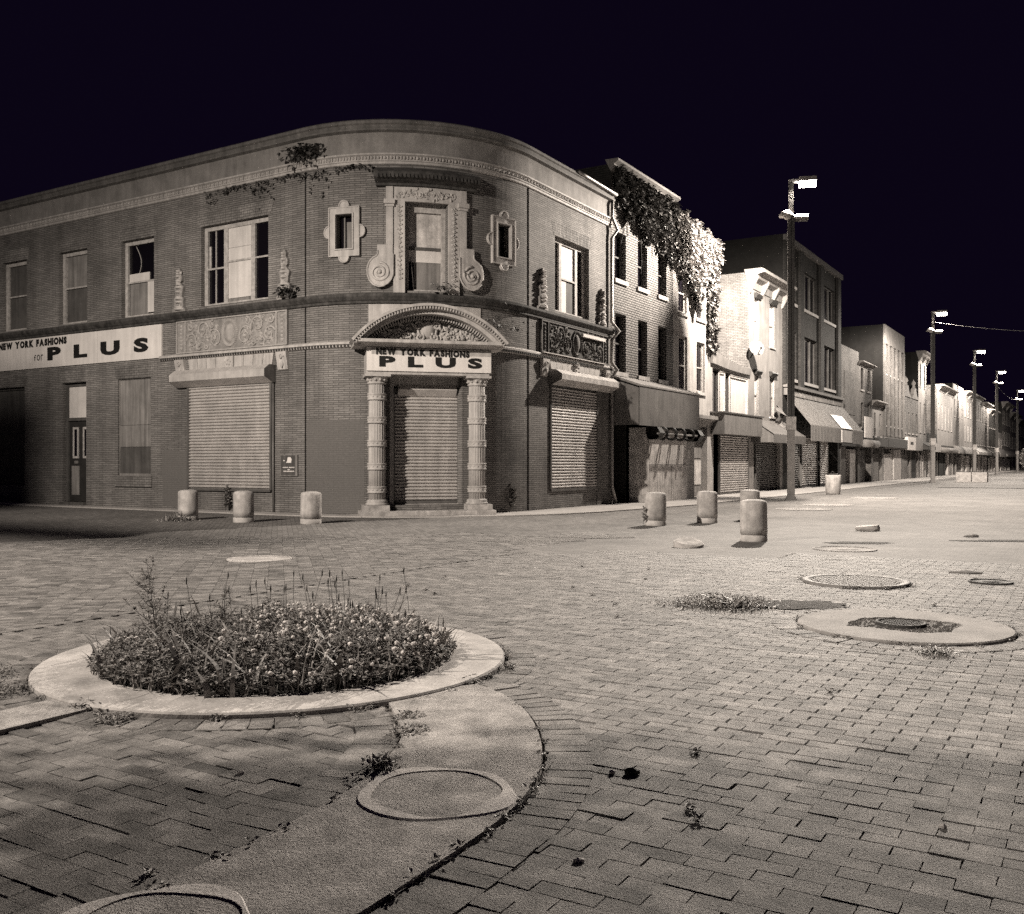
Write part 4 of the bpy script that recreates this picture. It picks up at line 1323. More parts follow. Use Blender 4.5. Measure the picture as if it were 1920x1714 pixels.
def pane_window(t, M, h, frame='wood', fill='glass', fw=.07, sill=.1, rec=.12, rail=True, sillmat='terracotta'):
    a, b, p, q = h[:4]
    mb = MB()
    d0, d1 = -rec - .07, -rec
    mb.sbox(M, a - .005, a + fw, p, q, d0, d1); mb.sbox(M, b - fw, b + .005, p, q, d0, d1)
    mb.sbox(M, a + fw, b - fw, q - fw, q + .005, d0, d1 - .003); mb.sbox(M, a + fw, b - fw, p - .005, p + fw, d0, d1 - .003)
    w = mb.build('window', M_[frame], t)
    mb = MB(); mb.sbox(M, a + fw * .5, b - fw * .5, p + .02, q - .02, d0 - .012, d0 + .012); mb.build('pane' if fill == 'glass' else 'board', M_[fill], w)
    if rail:
        mb = MB(); mb.sbox(M, a + fw, b - fw, (p + q) / 2 - .025, (p + q) / 2 + .025, d0 + .012, d1 - .01); mb.build('meeting_rail', M_[frame], w)
    if sill:
        mb = MB(); mb.sbox(M, a - .07, b + .07, p - sill, p - .003, -.1, .07); mb.build('sill', M_[sillmat], w)
    return w
def cornice_band(t, M, y0, y1, H, h=.5, out=.4, mat='cream_paint', brackets=0, name='cornice'):
    mb = MB()
    mb.sweep(M, y0 - .03, y1 + .03, [(.003, H - h), (.05, H - h), (.07, H - h * .6), (out * .45, H - h * .45), (out * .6, H - h * .3), (out, H - h * .2), (out, H - .02), (out * .85, H + .03), (-.2, H + .03)], 1)
    c = mb.build(name, M_[mat], t)
    for k in range(brackets):
        y = y0 + .15 + (y1 - y0 - .3) * k / max(1, brackets - 1)
        mb = MB(); mb.sweep(M, y - .07, y + .07, [(.004, H - h * 1.35), (.08, H - h * 1.3), (out * .55, H - h * .5), (out * .55, H - h * .32), (.004, H - h * .32)], 1); mb.build('bracket', M_[mat], c)
    return c
def canopy(t, M, y0, y1, z0, z1, zt, out, mat, name='awning', sm=False, side=True):
    mb = MB(); mb.sweep(M, y0, y1, [(.004, zt), (out, z1), (out, z0), (out - .03, z0), (out - .03, z1 - .05), (.004, zt - .06)], 1)
    o = mb.build(name, M_[mat], t)
    if side:
        for y in (y0, y1 - .012):
            mb = MB(); mb.sweep(M, y, y + .012, [(.006, zt - .01), (out - .01, z1 - .01), (out - .01, z0 + .02), (.006, z0 + .02)], 1); mb.build('side_panel', M_[mat], o)
    return o

# --- house A: three storey light brick, ivy below the eaves
HA = [(29.55, 30.45, 7.65, 9.27), (31.45, 32.3, 7.65, 9.27), (33.3, 34.12, 7.65, 9.27), (29.58, 30.45, 4.5, 6.5), (31.48, 32.3, 4.5, 6.5), (33.32, 34.12, 4.5, 6.5), (29.45, 34.3, 0.02, 3.3, .8)]
tA, MAh = house('three storey light brick row house with tall dark windows beside the corner building', 29.27, 34.8, 11.45, 'brick_a', HA, sidemat='brick_dark')
for h in HA[:6]:
    pane_window(tA, MAh, h, frame='board_dark', fw=.05, sill=.14, rec=.16)
mb = MB(); mb.sweep(MAh, 29.2, 34.85, [(.003, 11.2), (.1, 11.24), (.14, 11.42), (.3, 11.5), (.3, 11.58), (-.2, 11.6)], 1); mb.build('gutter', M_['cream_paint'], tA)
mb = MB(); mb.sbox(MAh, 30.7, 34.28, .03, 2.62, .004, .76); bd = mb.build('boarding', M_['plywood'], tA)
mb = MB(); mb.sbox(MAh, 30.72, 34.26, 1.33, 1.342, .755, .766); mb.build('board_joint', M_['board_dark'], bd)
mb = MB(); mb.sbox(MAh, 32.75, 32.762, .03, 1.325, .755, .766); mb.build('board_joint', M_['board_dark'], bd)
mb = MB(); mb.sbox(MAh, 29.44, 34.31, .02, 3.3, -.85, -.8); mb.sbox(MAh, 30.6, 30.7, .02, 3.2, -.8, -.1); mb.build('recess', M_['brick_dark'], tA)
aw = canopy(tA, MAh, 29.35, 34.95, 2.65, 3.95, 4.28, 1.0, 'awning')
mb = MB(); mb.sweep(MAh, 29.33, 34.97, [(.006, 4.36), (1.02, 4.01), (1.02, 3.955), (1.005, 3.955), (.006, 4.29)], 1); mb.build('awning_top', M_['cream_paint'], aw)
rl = None
for y in (30.55, 34.4):
    mb = MB(); mb.poly(lambda s, z, d, y=y: (XR + s, y + d, z), [(.8, 2.62), (1.2, 2.62), (1.33, 2.42), (1.2, 2.2), (.87, 2.2), (.78, 2.42)], -.2, .2)
    rl = mb.build('end_plate' if rl else 'awning_roller', M_['metal_dark'], rl or tA)
mb = MB(); mb.tube([MAh(30.4, 2.4, 1.2), MAh(34.3, 2.4, 1.2)], .035, 8); mb.build('rod', M_['cream_paint'], rl)
for k in range(4):
    y = 31.1 + k * .85
    mb = MB(); mb.tube([(XR + 1.08 + .2 * math.cos(w), y + .0 * w, 2.42 + .2 * math.sin(w)) for w in [math.pi * 2 * j / 14 for j in range(15)]], .05, 6); mb.build('ring', M_['metal_dark'], rl)
mb = MB(); mb.sbox(MAh, 34.31, 35.2, .02, 2.6, .004, .7); mb.build('pilaster', M_['white_stucco'], tA)
# --- house B: white stucco, ivy covered
HB = [(35.35, 36.25, 7.3, 8.9), (37.3, 38.3, 7.3, 8.85), (35.4, 36.3, 4.1, 6.4), (37.35, 38.3, 4.3, 6.35), (36.2, 38.6, .02, 2.9, .3)]
tB, MBh = house('white stuccoed row house half smothered by pale lit ivy', 34.8, 38.9, 10.9, 'white_stucco', HB, sidemat='brick_d')
for h in HB[:4]:
    pane_window(tB, MBh, h, frame='wood', fw=.08, sill=.12, rec=.1)
mb = MB(); mb.sbox(MBh, 36.2, 38.6, .03, 2.9, -.3, -.26); bb = mb.build('shop_boarding', M_['board_grey'], tB)
for a, b, p, q in ((36.5, 37.6, .5, 1.5), (37.7, 38.5, .5, 1.5), (36.5, 37.3, 1.6, 2.5), (37.4, 38.5, 1.6, 2.8)):
    mb = MB(); mb.sbox(MBh, a, b, p, q, -.26, -.235); mb.build('board', M_['plywood' if a > 37.5 else 'board_grey'], bb)
mb = MB(); mb.sweep(MBh, 36.6, 39.1, [(.003, 2.95), (.1, 3.0), (.14, 3.12), (.35, 3.2), (.36, 3.34), (.003, 3.4)], 1); mb.build('shop_cornice', M_['cream_paint'], tB)
mb = MB(); mb.sbox(MBh, 35.22, 36.1, .02, 3.4, .003, .05); mb.build('pilaster', M_['white_stucco'], tB)
# --- house C: low shop with a sagging fascia
HC = [(39.25, 40.2, 3.55, 5.45), (40.2, 40.95, 3.55, 5.35), (40.95, 41.6, 3.55, 5.4), (41.6, 44.1, 3.55, 5.3), (39.35, 43.9, .02, 2.7, .3)]
tC, MCh = house('low flat roofed shop with white boarded windows under a sagging fascia', 38.9, 44.2, 5.6, 'white_stucco', HC, sidemat='brick_mid')
pane_window(tC, MCh, HC[0], frame='board_dark', rail=False, sill=0); pane_window(tC, MCh, HC[2], frame='board_dark', rail=False, sill=0)
pane_window(tC, MCh, HC[1], frame='board', fill='board', rail=False, sill=0, rec=.02); pane_window(tC, MCh, HC[3], frame='board', fill='board', rail=False, sill=0, rec=.02)
vs, n = [], 12
for k in range(n + 1):
    y = 38.95 + 5.25 * k / n
    zt = 6.2 - .42 * k / n - .12 * math.sin(math.pi * k / n)
    zb = 5.62 - .12 * k / n - .06 * math.sin(math.pi * k / n)
    vs += [MCh(y, zb, .12), MCh(y, zt, .16), MCh(y, zt + .02, -.2), MCh(y, zb, -.02)]
fs = []
for k in range(n):
    for p in range(4):
        fs.append((4 * k + p, 4 * k + 4 + p, 4 * k + 4 + (p + 1) % 4, 4 * k + (p + 1) % 4))
fs += [(0, 1, 2, 3), (4 * n + 3, 4 * n + 2, 4 * n + 1, 4 * n)]
mb = MB(); mb.add(vs, fs); mb.build('fascia', M_['stucco'], tC)
mb = MB(); mb.sbox(MCh, 38.98, 44.3, 2.62, 3.5, .004, .62); sgb = mb.build('sign_box', M_['awning'], tC)
mb = MB(); mb.sbox(MCh, 38.9, 44.5, 3.5, 3.56, .0, .66); mb.build('sign_box_cap', M_['board_dark'], sgb)
shutter(tC, MCh, 39.9, 43.75, .1, 2.6, .08, .1, 90)
# --- house D: pale painted with bracketed cornice
HD = [(45.1, 45.75, 7.2, 9.25), (47.6, 48.4, 7.2, 9.3), (45.1, 45.75, 3.7, 5.6), (47.6, 48.4, 3.7, 5.7), (45.0, 49.4, .02, 2.4, .5)]
tD, MDh = house('pale painted row house with bracketed cornice and narrow hooded windows', 44.2, 49.9, 10.35, 'cream_paint', HD, sidemat='brick_d')
for h, fl in zip(HD[:4], ('board', 'board', 'board', 'glass')):
    w = pane_window(tD, MDh, h, frame='cream_paint', fill=fl, rec=.06, sill=.08)
    mb = MB(); mb.sweep(MDh, h[0] - .1, h[1] + .1, [(.003, h[3] + .02), (.12, h[3] + .04), (.2, h[3] + .16), (.16, h[3] + .24), (.003, h[3] + .26)], 1); mb.build('hood', M_['metal_dark'], w)
cornice_band(tD, MDh, 44.2, 49.9, 10.45, .8, .75, 'cream_paint', 4)
canopy(tD, MDh, 44.6, 50.3, 2.35, 2.75, 3.5, 1.1, 'awning')
shutter(tD, MDh, 45.9, 49.3, .05, 2.35, -.2, .1, 90, mat='shutter_dark')
mb = MB(); q_ = random.Random(4)
vs = [MDh(47.6 + q_.uniform(0, 1.2) + i * .03, 3.2 + j * .28 + q_.uniform(-.1, .1), .1 + q_.uniform(0, .5)) for i in range(4) for j in range(5)]
mb.add(vs, [(i * 5 + j, i * 5 + 5 + j, i * 5 + 6 + j, i * 5 + j + 1) for i in range(3) for j in range(4)]); mb.build('torn_sheet', M_['board_grey'], tD)
# satellite dish on the party wall
ds = thing('satellite_dish', 'pale round satellite dish fixed to the pale house', 'satellite dish', MDh(44.0, 6.4, .4))
mb = MB()
c0 = Vector(MDh(44.0, 6.75, .45))
ax = Vector((.65, -.7, .3)).normalized(); u_ = ax.cross(Vector((0, 0, 1))).normalized(); v_ = u_.cross(ax)
vs = [c0 - ax * .12]
for r in (.15, .28, .37):
    for k in range(24):
        w = 2 * math.pi * k / 24
        vs.append(c0 + u_ * (r * math.cos(w)) + v_ * (r * math.sin(w)) + ax * (-.12 + .12 * (r / .37) ** 2))
fs = [(0, 1 + k, 1 + (k + 1) % 24) for k in range(24)]
for j in range(2):
    for k in range(24):
        k2 = (k + 1) % 24
        fs.append((1 + j * 24 + k, 25 + j * 24 + k, 25 + j * 24 + k2, 1 + j * 24 + k2))
mb.add(vs, fs, sm=True); mb.build('dish', M_['board_grey'], ds)
mb = MB(); mb.tube([c0 - ax * .12, MDh(44.15, 6.3, .1)], .035, 6); mb.tube([c0 - v_ * .33, c0 + ax * .4 - v_ * .2], .02, 5); mb.blob(lambda s, z, d: tuple(c0 + ax * (.4 + d) + u_ * s + v_ * (z - .2)), 0, 0, 0, .06, .06, .08); mb.build('arm', M_['metal_dark'], ds)
# --- house E: large sooty three storey with corrugated awning
HE = []
for (a, b) in ((50.4, 52.6), (53.8, 57.15), (58.3, 61.6)):
    HE += [(a, b, 9.98, 12.05), (a, b, 5.9, 8.45)]
HE += [(51.0, 62.4, .02, 3.0, .6)]
tE, MEh = house('large sooty three storey brick block with wide windows above a corrugated awning', 49.9, 63.0, 13.3, 'brick_dark', HE, sidemat='tar', depth=16)
for h in HE[:6]:
    a, b, p, q = h
    w = pane_window(tE, MEh, h, frame='board_dark', rec=.15, rail=False, sill=.16)
    for k in (1, 2):
        mb = MB(); mb.sbox(MEh, a + (b - a) * k / 3 - .06, a + (b - a) * k / 3 + .06, p, q, -.21, -.13); mb.build('mullion', M_['board_dark'], w)
for y in (49.95, 53.0, 57.5, 61.95):
    mb = MB(); mb.sbox(MEh, y, y + .75, 5.5, 13.0, .003, .14); mb.build('pier', M_['brick_dark'], tE)
mb = MB(); mb.sbox(MEh, 50, 63, 5.35, 5.5, .003, .3); mb.build('ledge', M_['coping'], tE)
mb = MB(); mb.sbox(MEh, 50, 63, 13.0, 13.3, .003, .2); mb.build('parapet_band', M_['coping'], tE)
mb = MB()
for k in range(44):
    mb.sbox(MEh, 50.1 + k * .295, 50.22 + k * .295, 4.95, 5.349, .003, .2)
tag(mb.build('fluted_frieze', M_['coping'], tE), kind='stuff')
for k in range(4):
    a, b = 50.3 + k * 3.25, 50.3 + (k + 1) * 3.25 - .03
    mb = MB(); n = 40
    vs = []
    for i in range(n + 1):
        y = a + (b - a) * i / n
        dz = .035 if i % 4 in (1, 2) else 0
        vs += [MEh(y, 4.95 + dz, .1), MEh(y, 3.35 + dz, 1.35 + dz), MEh(y, 2.55, 1.35 + dz)]
    mb.add(vs, [(3 * i + j, 3 * i + 3 + j, 3 * i + 4 + j, 3 * i + 1 + j) for i in range(n) for j in range(2)])
    p_ = mb.build('awning_panel', M_['awning_metal'], tE)
    if k == 2:
        mb = MB(); mb.sbox(MEh, a + .3, b - .2, 2.6, 3.3, 1.39, 1.43); mb.build('sign_board', M_['sign_old'], p_)
        mb = MB(); mb.add([MEh(a + .2, 3.4, 1.42), MEh(b - .1, 3.4, 1.42), MEh(b - .1, 4.2, .80), MEh(a + .2, 4.2, .80)], [(0, 1, 2, 3)]); mb.build('sign_cloth', M_['sign_white'], p_)
for a, b, m_ in ((51.2, 54.2, 'shutter_dark'), (54.8, 58.2, 'shutter'), (59.0, 61.0, 'shutter')):
    shutter(tE, MEh, a, b, .1, 2.9, -.3, .12, 90, mat=m_)
mb = MB(); mb.sbox(MEh, 51.0, 62.4, .02, 3.0, -.66, -.6); mb.build('shopfront', M_['board_dark'], tE)
# --- the farther houses, front by front
def far_house(label, y0, y1, H, wallmat, cols, floors, fw_, corn=None, shop=('canopy', 2.5, 3.3, 'awning'), fill='glass', side='brick_dark', ground='shutter', depth=11, xo=0.0):
    holes = []
    n = cols
    for (p, q) in floors:
        for k in range(n):
            c = y0 + (y1 - y0) * (k + .5) / n
            holes.append((c - fw_ / 2, c + fw_ / 2, p, q))
    t, M = house(label, y0, y1, H, wallmat, holes + [(y0 + .3, y1 - .3, .02, 2.5, .4)], depth, sidemat=side, xo=xo)
    for i, h in enumerate(holes):
        pane_window(t, M, h, frame='cream_paint' if i % 3 else 'board_dark', fill=fill if (i * 7 + int(y0)) % 5 else 'board', rec=.12, rail=(y1 < 100), sill=.12, fw=.07)
    if corn:
        cornice_band(t, M, y0, y1, H + .05, corn[0], corn[1], corn[2], 3 if corn[0] > .5 else 0)
    mb = MB(); mb.sbox(M, y0 + .31, y1 - .31, .03, 2.48, -.42, -.38); g_ = mb.build('shopfront', M_['board_dark'], t)
    qf = random.Random(int(y0 * 10))
    a = y0 + .33
    while a < y1 - .9:
        w_ = min(qf.choice((.9, 1.1, 2.2, 2.8, 3.4)), y1 - .34 - a)
        mt = qf.choice(('shutter', 'shutter', 'board_grey', 'plywood', 'shutter_dark', 'tar', 'board', 'brick_mid'))
        top = qf.choice((2.1, 2.3, 2.46))
        mb = MB(); mb.sbox(M, a, a + w_ - .1, .05, top, -.38, qf.choice((-.3, -.12, -.02, .02))); mb.build('shutter_panel', M_[mt], g_)
        a += w_ + qf.choice((0, .1, .35))
    mb = MB(); mb.sbox(M, y0 + .05, y1 - .05, 2.5 + .002, 3.0 + qf.uniform(0, .5), .003, qf.uniform(.06, .14)); mb.build('fascia_board', M_[qf.choice(('sign_old', 'awning_dark', 'cream_paint', 'board_dark', 'board_grey'))], t)
    if shop:
        kind, a, b, m_ = shop
        if kind == 'canopy': canopy(t, M, y0 + .2, y1 - .1, a, a + .35, b, .6 + .5 * ((int(y0) * 7) % 3) / 2, m_)
        elif kind == 'box':
            mb = MB(); mb.sbox(M, y0 + .1, y1 - .1, a, b, .004, .4); mb.build('sign_box', M_[m_], t)
        elif kind == 'roll':
            mb = MB(); mb.tube([M(y0 + .3, a + .25, .35), M(y1 - .2, a + .25, .35)], .28, 10); mb.build('shutter_housing', M_[m_], t)
        elif kind == 'barrel':
            mb = MB(); mb.sweep(M, y0 + .3, y1 - .3, [(.004 + .7 * math.sin(w), a + (b - a) * math.cos(w)) for w in [math.pi / 2 * k / 8 for k in range(9)]] + [(.004, a)], 1); mb.build('barrel_awning', M_[m_], t)
    return t, M
t, M = far_house('narrow two storey brick front with bricked up window beside the corrugated awning', 63.0, 68.65, 9.0, 'brick_mid', 1, [], 1, shop=None, side='brick_mid')
mb = MB(); mb.sbox(M, 64.2, 67.4, 4.6, 7.4, .003, .03); mb.build('bricked_window', M_['brick_d'], t)
t, M = far_house('two storey house with two dark windows on each floor and a pale gutter', 68.65, 73.3, 8.35, 'brick_mid', 2, [(6.5, 8.0), (3.9, 5.6)], .85, (.3, .35, 'cream_paint'), ('roll', 2.5, 3.2, 'cream_paint'))
mb = MB(); mb.sbox(M, 69.0, 71.6, 3.15, 4.6, .3, .36); mb.build('blank_sign', M_['sign_white'], t)
far_house('low two storey front with small cornice squeezed between taller houses', 73.3, 77.5, 5.9, 'stucco', 2, [(3.4, 5.1)], .6, (.35, .4, 'cream_paint'), ('box', 2.6, 3.2, 'awning_dark'), side='brick_dark')
t, M = far_house('tall pilastered building with blank pale parapet', 77.5, 86.4, 12.0, 'brick_mid', 5, [(8.3, 10.3), (4.3, 6.8)], .7, None, ('box', 2.6, 3.3, 'awning_dark'), depth=18, side='tar')
mb = MB(); mb.sbox(M, 77.5, 86.4, 10.6, 12.02, .003, .12); mb.build('parapet', M_['stucco'], t)
for k in range(6):
    y = 77.5 + k * 1.72
    mb = MB(); mb.sbox(M, y, y + .3, 3.5, 10.599, .003, .16); mb.build('pilaster', M_['coping'], t)
for i, (a, b) in enumerate(((86.4, 90.5), (90.5, 94.6))):
    t, M = far_house(('low gabled brick front with urn finial beside the pilastered building', 'low gabled brick front with round finial beside the tall narrow white house')[i], a, b, 7.1, 'brick_mid', 2, [(4.0, 5.8)], .7, None, ('box', 2.5, 3.6, ('sign_white', 'cream_paint')[i]))
    c = (a + b) / 2
    mb = MB(); mb.poly(M, [(a + .1, 7.1), (b - .1, 7.1), (c + .9, 7.5), (c + .35, 8.1), (c - .35, 8.1), (c - .9, 7.5)], -.25, .06); g_ = mb.build('gable', M_['stucco'], t)
    x_, y_, _ = M(c, 0, -.1)
    mb = MB(); mb.lathe([(.12, 8.1), (.16, 8.2), (.08, 8.3), (.2, 8.5), (.16, 8.65), (.04, 8.8), (0, 8.95)], (x_, y_, 0), 10); mb.build('finial', M_['stucco'], g_)
    if i == 0:
        mb = MB()
        for k in range(6):
            mb.sbox(M, 87.7 + k * .26, 87.9 + k * .26, 2.95, 3.2, .4, .408)
        mb.build('lettering', M_['ink'], t)
t, M = far_house('tall narrow pale house with two slim dark windows per floor', 94.6, 99.5, 11.6, 'white_stucco', 2, [(8.5, 10.6), (4.3, 7.0)], .75, (.7, .7, 'cream_paint'), ('canopy', 2.6, 3.4, 'awning_dark'), side='tar')
far_house('single storey dark shop between the narrow pale house and bright white building', 99.5, 106.7, 4.3, 'brick_dark', 1, [], 1, None, ('box', 2.5, 3.3, 'sign_old'))
far_house('bright white two storey building with bold cornice behind the second lamp', 106.7, 119.5, 9.4, 'white_stucco', 5, [(5.0, 7.6)], .8, (.6, .7, 'white_stucco'), ('roll', 2.5, 3.2, 'cream_paint'), side='brick_mid')
far_house('tall plain brown front next to the bright white building', 119.5, 130.0, 10.5, 'stucco', 3, [(6.8, 8.8)], .8, None, ('barrel', 2.5, 3.4, 'cream_paint'))
far_house('white front with wide cornice seen left of the third lamp', 130.0, 139.3, 10.2, 'white_stucco', 3, [(7.2, 9.2), (4.2, 6.2)], .9, (.6, .8, 'white_stucco'), ('barrel', 2.5, 3.4, 'cream_paint'))
far_house('dark brick row house with many slim windows behind the third lamp', 139.3, 151.5, 10.4, 'brick_mid', 5, [(7.3, 9.4), (3.9, 6.2)], .8, (.5, .6, 'brick_mid'), ('canopy', 2.5, 3.5, 'sign_old'))
far_house('brick row house with pale window trim left of the fourth lamp', 151.5, 162.0, 10.0, 'brick_mid', 4, [(7.0, 9.0), (3.9, 6.0)], .8, (.6, .8, 'cream_paint'), ('canopy', 2.5, 3.4, 'awning'))
far_house('shaded brick row house right behind the fourth lamp', 162.0, 174.0, 9.5, 'brick_dark', 4, [(6.8, 8.7), (3.9, 5.9)], .8, (.6, .8, 'cream_paint'), ('barrel', 2.4, 3.6, 'awning_dark'))  # darker brick than its neighbours
far_house('low pale shop with arched awning beyond the fourth lamp', 174.0, 187.0, 6.5, 'white_stucco', 3, [(4.0, 5.6)], .9, None, ('barrel', 2.4, 3.8, 'cream_paint'))
far_house('tall pale house with heavy cornice far down the street', 187.0, 205.0, 12.0, 'cream_paint', 5, [(8.3, 10.6), (4.5, 7.0)], .9, (.9, 1.0, 'white_stucco'), ('canopy', 2.5, 3.6, 'cream_paint'))
far_house('pale house beside the fifth lamp far down the street', 205.0, 226.0, 11.0, 'stucco', 5, [(7.6, 9.6), (4.2, 6.5)], .9, (.9, 1.0, 'cream_paint'), ('canopy', 2.5, 3.6, 'cream_paint'))
far_house('last house of the row at the right edge', 226.0, 290.0, 10.4, 'stucco', 12, [(7.2, 9.2), (4.0, 6.2)], .9, (.8, .9, 'cream_paint'), ('canopy', 2.5, 3.6, 'awning'))

# ================================================================ STREET LAMPS
def make_lamp():
    t = thing('street_lamp', '', 'street lamp')
    mb = MB(); mb.box(-.21, .21, -.21, .21, 0, .05); mb.box(-.17, .17, -.17, .17, .05, .12); mb.build('base_plate', M_['pole_light'], t, local=True)
    mb = MB(); mb.box(-.13, .13, -.13, .13, .12, 2.65); mb.build('lower_post', M_['pole_light'], t, local=True)
    mb = MB(); mb.box(-.17, .17, -.17, .17, 2.65, 3.15); mb.build('collar', M_['concrete'], t, local=True)
    mb = MB(); mb.box(-.125, -.01, -.1, .1, 3.15, 10.7); mb.box(.01, .125, -.1, .1, 3.15, 10.7); mb.box(-.01, .01, -.05, .05, 3.15, 10.7); mb.box(-.09, .09, -.075, .075, 10.7, 12.05); mb.build('mast', M_['pole'], t, local=True)
    mb = MB()
    mb.lathe([(.28, -.02), (.27, .04), (.2, .14), (.1, .2), (0, .22)], (-.18, -.05, 10.78), 18)
    mb.lathe([(0, -.14), (.1, -.13), (.16, -.02)], (-.12, -.05, 10.78), 14)
    br = mb.build('dome_fixture', M_['concrete_pale'], t, local=True)
    mb = MB(); mb.sweep(lambda s, z, d: (s, -d, z), .13, .62, [(.16, 10.64), (.16, 10.72), (.08, 10.82), (-.16, 10.78), (-.16, 10.6)], 1); mb.build('flood_light', M_['concrete_pale'], t, local=True)
    mb = MB(); mb.box(-.09, .28, -.08, .08, 12.05, 12.16); mb.box(.28, .92, -.2, .2, 12.055, 12.22); hd = mb.build('lamp_head', M_['cream_paint'], t, local=True)
    mb = MB(); mb.sweep(lambda s, z, d: (s, -d, z), .31, .9, [(-.19, 12.05), (-.16, 11.93), (-.08, 11.87), (.08, 11.87), (.16, 11.93), (.19, 12.05)], 1, caps=True)
    mb.build('lens', M_['lens'], t, local=True)
    return t
IES = bpy.data.texts.new('street_lamp_ies')
_ang = [0, 20, 40, 50, 60, 70, 75, 80, 85, 90, 95, 100, 120, 180]
_cd = [1.0, 1.0, 1.25, 1.75, 2.8, 3.6, 3.4, 2.6, 1.35, .6, .2, .08, .02, 0]
_hor = [0, 20, 45, 90, 135, 180, 225, 270, 315, 345, 360]          # 90 is the house side, 270 the street side
_hf = [.62, .42, .38, .6, .56, .9, 1, 1, 1, .95, .62]
IES.write('IESNA:LM-63-1995\nTILT=NONE\n1 1000 1 %d %d 1 2 0 0 0\n1 1 100\n%s\n%s\n%s\n' % (len(_ang), len(_hor), ' '.join('%g' % a for a in _ang), ' '.join('%g' % a for a in _hor),
          '\n'.join(' '.join('%g' % (1000 * c * f) for c in _cd) for f in _hf)))
def lamp_light(parent, k=1.0):
    L = bpy.data.lights.new('lamp_light', 'POINT')
    L.energy = LAMP_POWER * k
    L.color = LAMP_COL
    L.shadow_soft_size = 0.13
    L.use_nodes = True
    nt = L.node_tree
    em = nt.nodes['Emission']
    ie = nt.nodes.new('ShaderNodeTexIES')
    ie.mode = 'INTERNAL'
    ie.ies = IES
    nt.links.new(ie.outputs['Fac'], em.inputs['Strength'])
    o = bpy.data.objects.new('lamp_light', L)
    COL.objects.link(o)
    o.parent = parent
    o.location = (.66, 0, 11.74)
    o.rotation_euler = (0, 0, -parent.rotation_euler.z)
lamp = make_lamp()
LAMPS = [(36.7, 'tall lit street lamp nearest the camera, in front of the corrugated awning'), (73.9, 'second lit street lamp down the street, black mast before the white building'),
         (101.3, 'third lit street lamp down the street'), (125.6, 'fourth lit street lamp down the street'), (160.0, 'fifth street lamp at the right edge far away'), (-3.0, 'street lamp standing in the square beyond the left edge')]
lamp_objs = []
for i, (y, lab) in enumerate(LAMPS):
    o = lamp if i == 0 else copy_tree(lamp)
    o.location = (-9.9 if y > 0 else -15.68, y, 0)
    o.rotation_euler = (0, 0, rad(22) if y > 0 else 0)
    tag(o, lab, 'street lamp', 'street lamps in a row along the pedestrian street')
    lamp_objs.append(o)
    if y < 0:
        mb = MB(); mb.tube([(0, 0, 10.3), (-.2, 1.72, 10.45)], .03, 6); mb.build('bracket_arm', M_['pole'], o, local=True)  # added arm, out of view, carrying the two shade boards
        mb = MB(); mb.box(-.95, 1.0, 1.72, 1.78, 10.2, 10.46); mb.build('banner_board', M_['board_grey'], o, local=True)  # added unseen board that casts the dark band on the ground
        mb = MB(); mb.box(-1.7, -.5, 1.72, 1.78, 10.62, 11.15); mb.build('banner_board', M_['board_grey'], o, local=True)  # added unseen board that shades the lower left facade
for o, k in zip(lamp_objs, (1.9, .8, .8, .8, .8, .92)):
    lamp_light(o, k)
def cable(p, q, sag, lab):
    mb = MB(); p, q = Vector(p), Vector(q)
    mb.tube([p.lerp(q, k / 20) - Vector((0, 0, sag * 4 * (k / 20) * (1 - k / 20))) for k in range(21)], .012, 5, caps=False)
    tag(mb.build('overhead_cable', M_['cable']), lab, 'cable')
cable((-9.78, 73.9, 11.4), (14, 74, 11.9), 1.6, 'slack cable strung from the second lamp across the street')
cable((-9.78, 125.6, 10.3), (-9.78, 160, 10.8), .5, 'cable strung between the fourth and fifth lamps')

# ================================================================ BOLLARDS
def make_bollard():
    t = thing('bollard', '', 'bollard')
    mb = MB(); mb.lathe([(.238, .12), (.239, .25), (.237, .4), (.238, .55), (.236, .66), (.228, .70), (.19, .725), (.1, .742), (0, .746)], (0, 0, 0), 40)
    qb = random.Random(6)
    mb.v = [(x * (1 + qb.gauss(0, .006)) * (.93 if z > .6 and z < .71 and qb.random() < .1 else 1), y * (1 + qb.gauss(0, .006)), z + qb.gauss(0, .002)) for x, y, z in mb.v]
    mb.build('shaft', M_['concrete_pale'], t, local=True)
    mb = MB(); mb.lathe([(.235, -.03), (.24, .02), (.238, .105), (.226, .118), (0, .118)], (0, 0, 0), 40); mb.build('footing', M_['concrete'], t, local=True)
    return t
bol = make_bollard()
BOLL = [(-19.03, 16.0, 0, 'chipped round concrete bollard with grass at its foot, leftmost'), (-17.22, 16.1, 0, 'round concrete bollard in front of the wide shutter, middle of the left three'),
        (-15.46, 16.5, 0, 'round concrete bollard left of the portico'), (-8.45, 20.1, 0, 'round concrete bollard right of the portico with a small weed at its foot'),
        (-7.78, 21.6, 0, 'round concrete bollard in front of the low shop shutter'), (-7.26, 23.2, 0, 'round concrete bollard half hidden behind the nearest right bollard'),
        (-5.25, 17.0, 0, 'nearest and largest looking concrete bollard with crumbled foot on the right')]
for i, (x, y, z, lab) in enumerate(BOLL):
    o = bol if i == 0 else copy_tree(bol)
    o.location = (x, y, .0)
    o.rotation_euler = (rng.uniform(-.015, .015), rng.uniform(-.015, .015), rng.uniform(0, 6))
    tag(o, lab, 'bollard', 'concrete bollards round the square')
mb = MB()
n = 40
vs = []
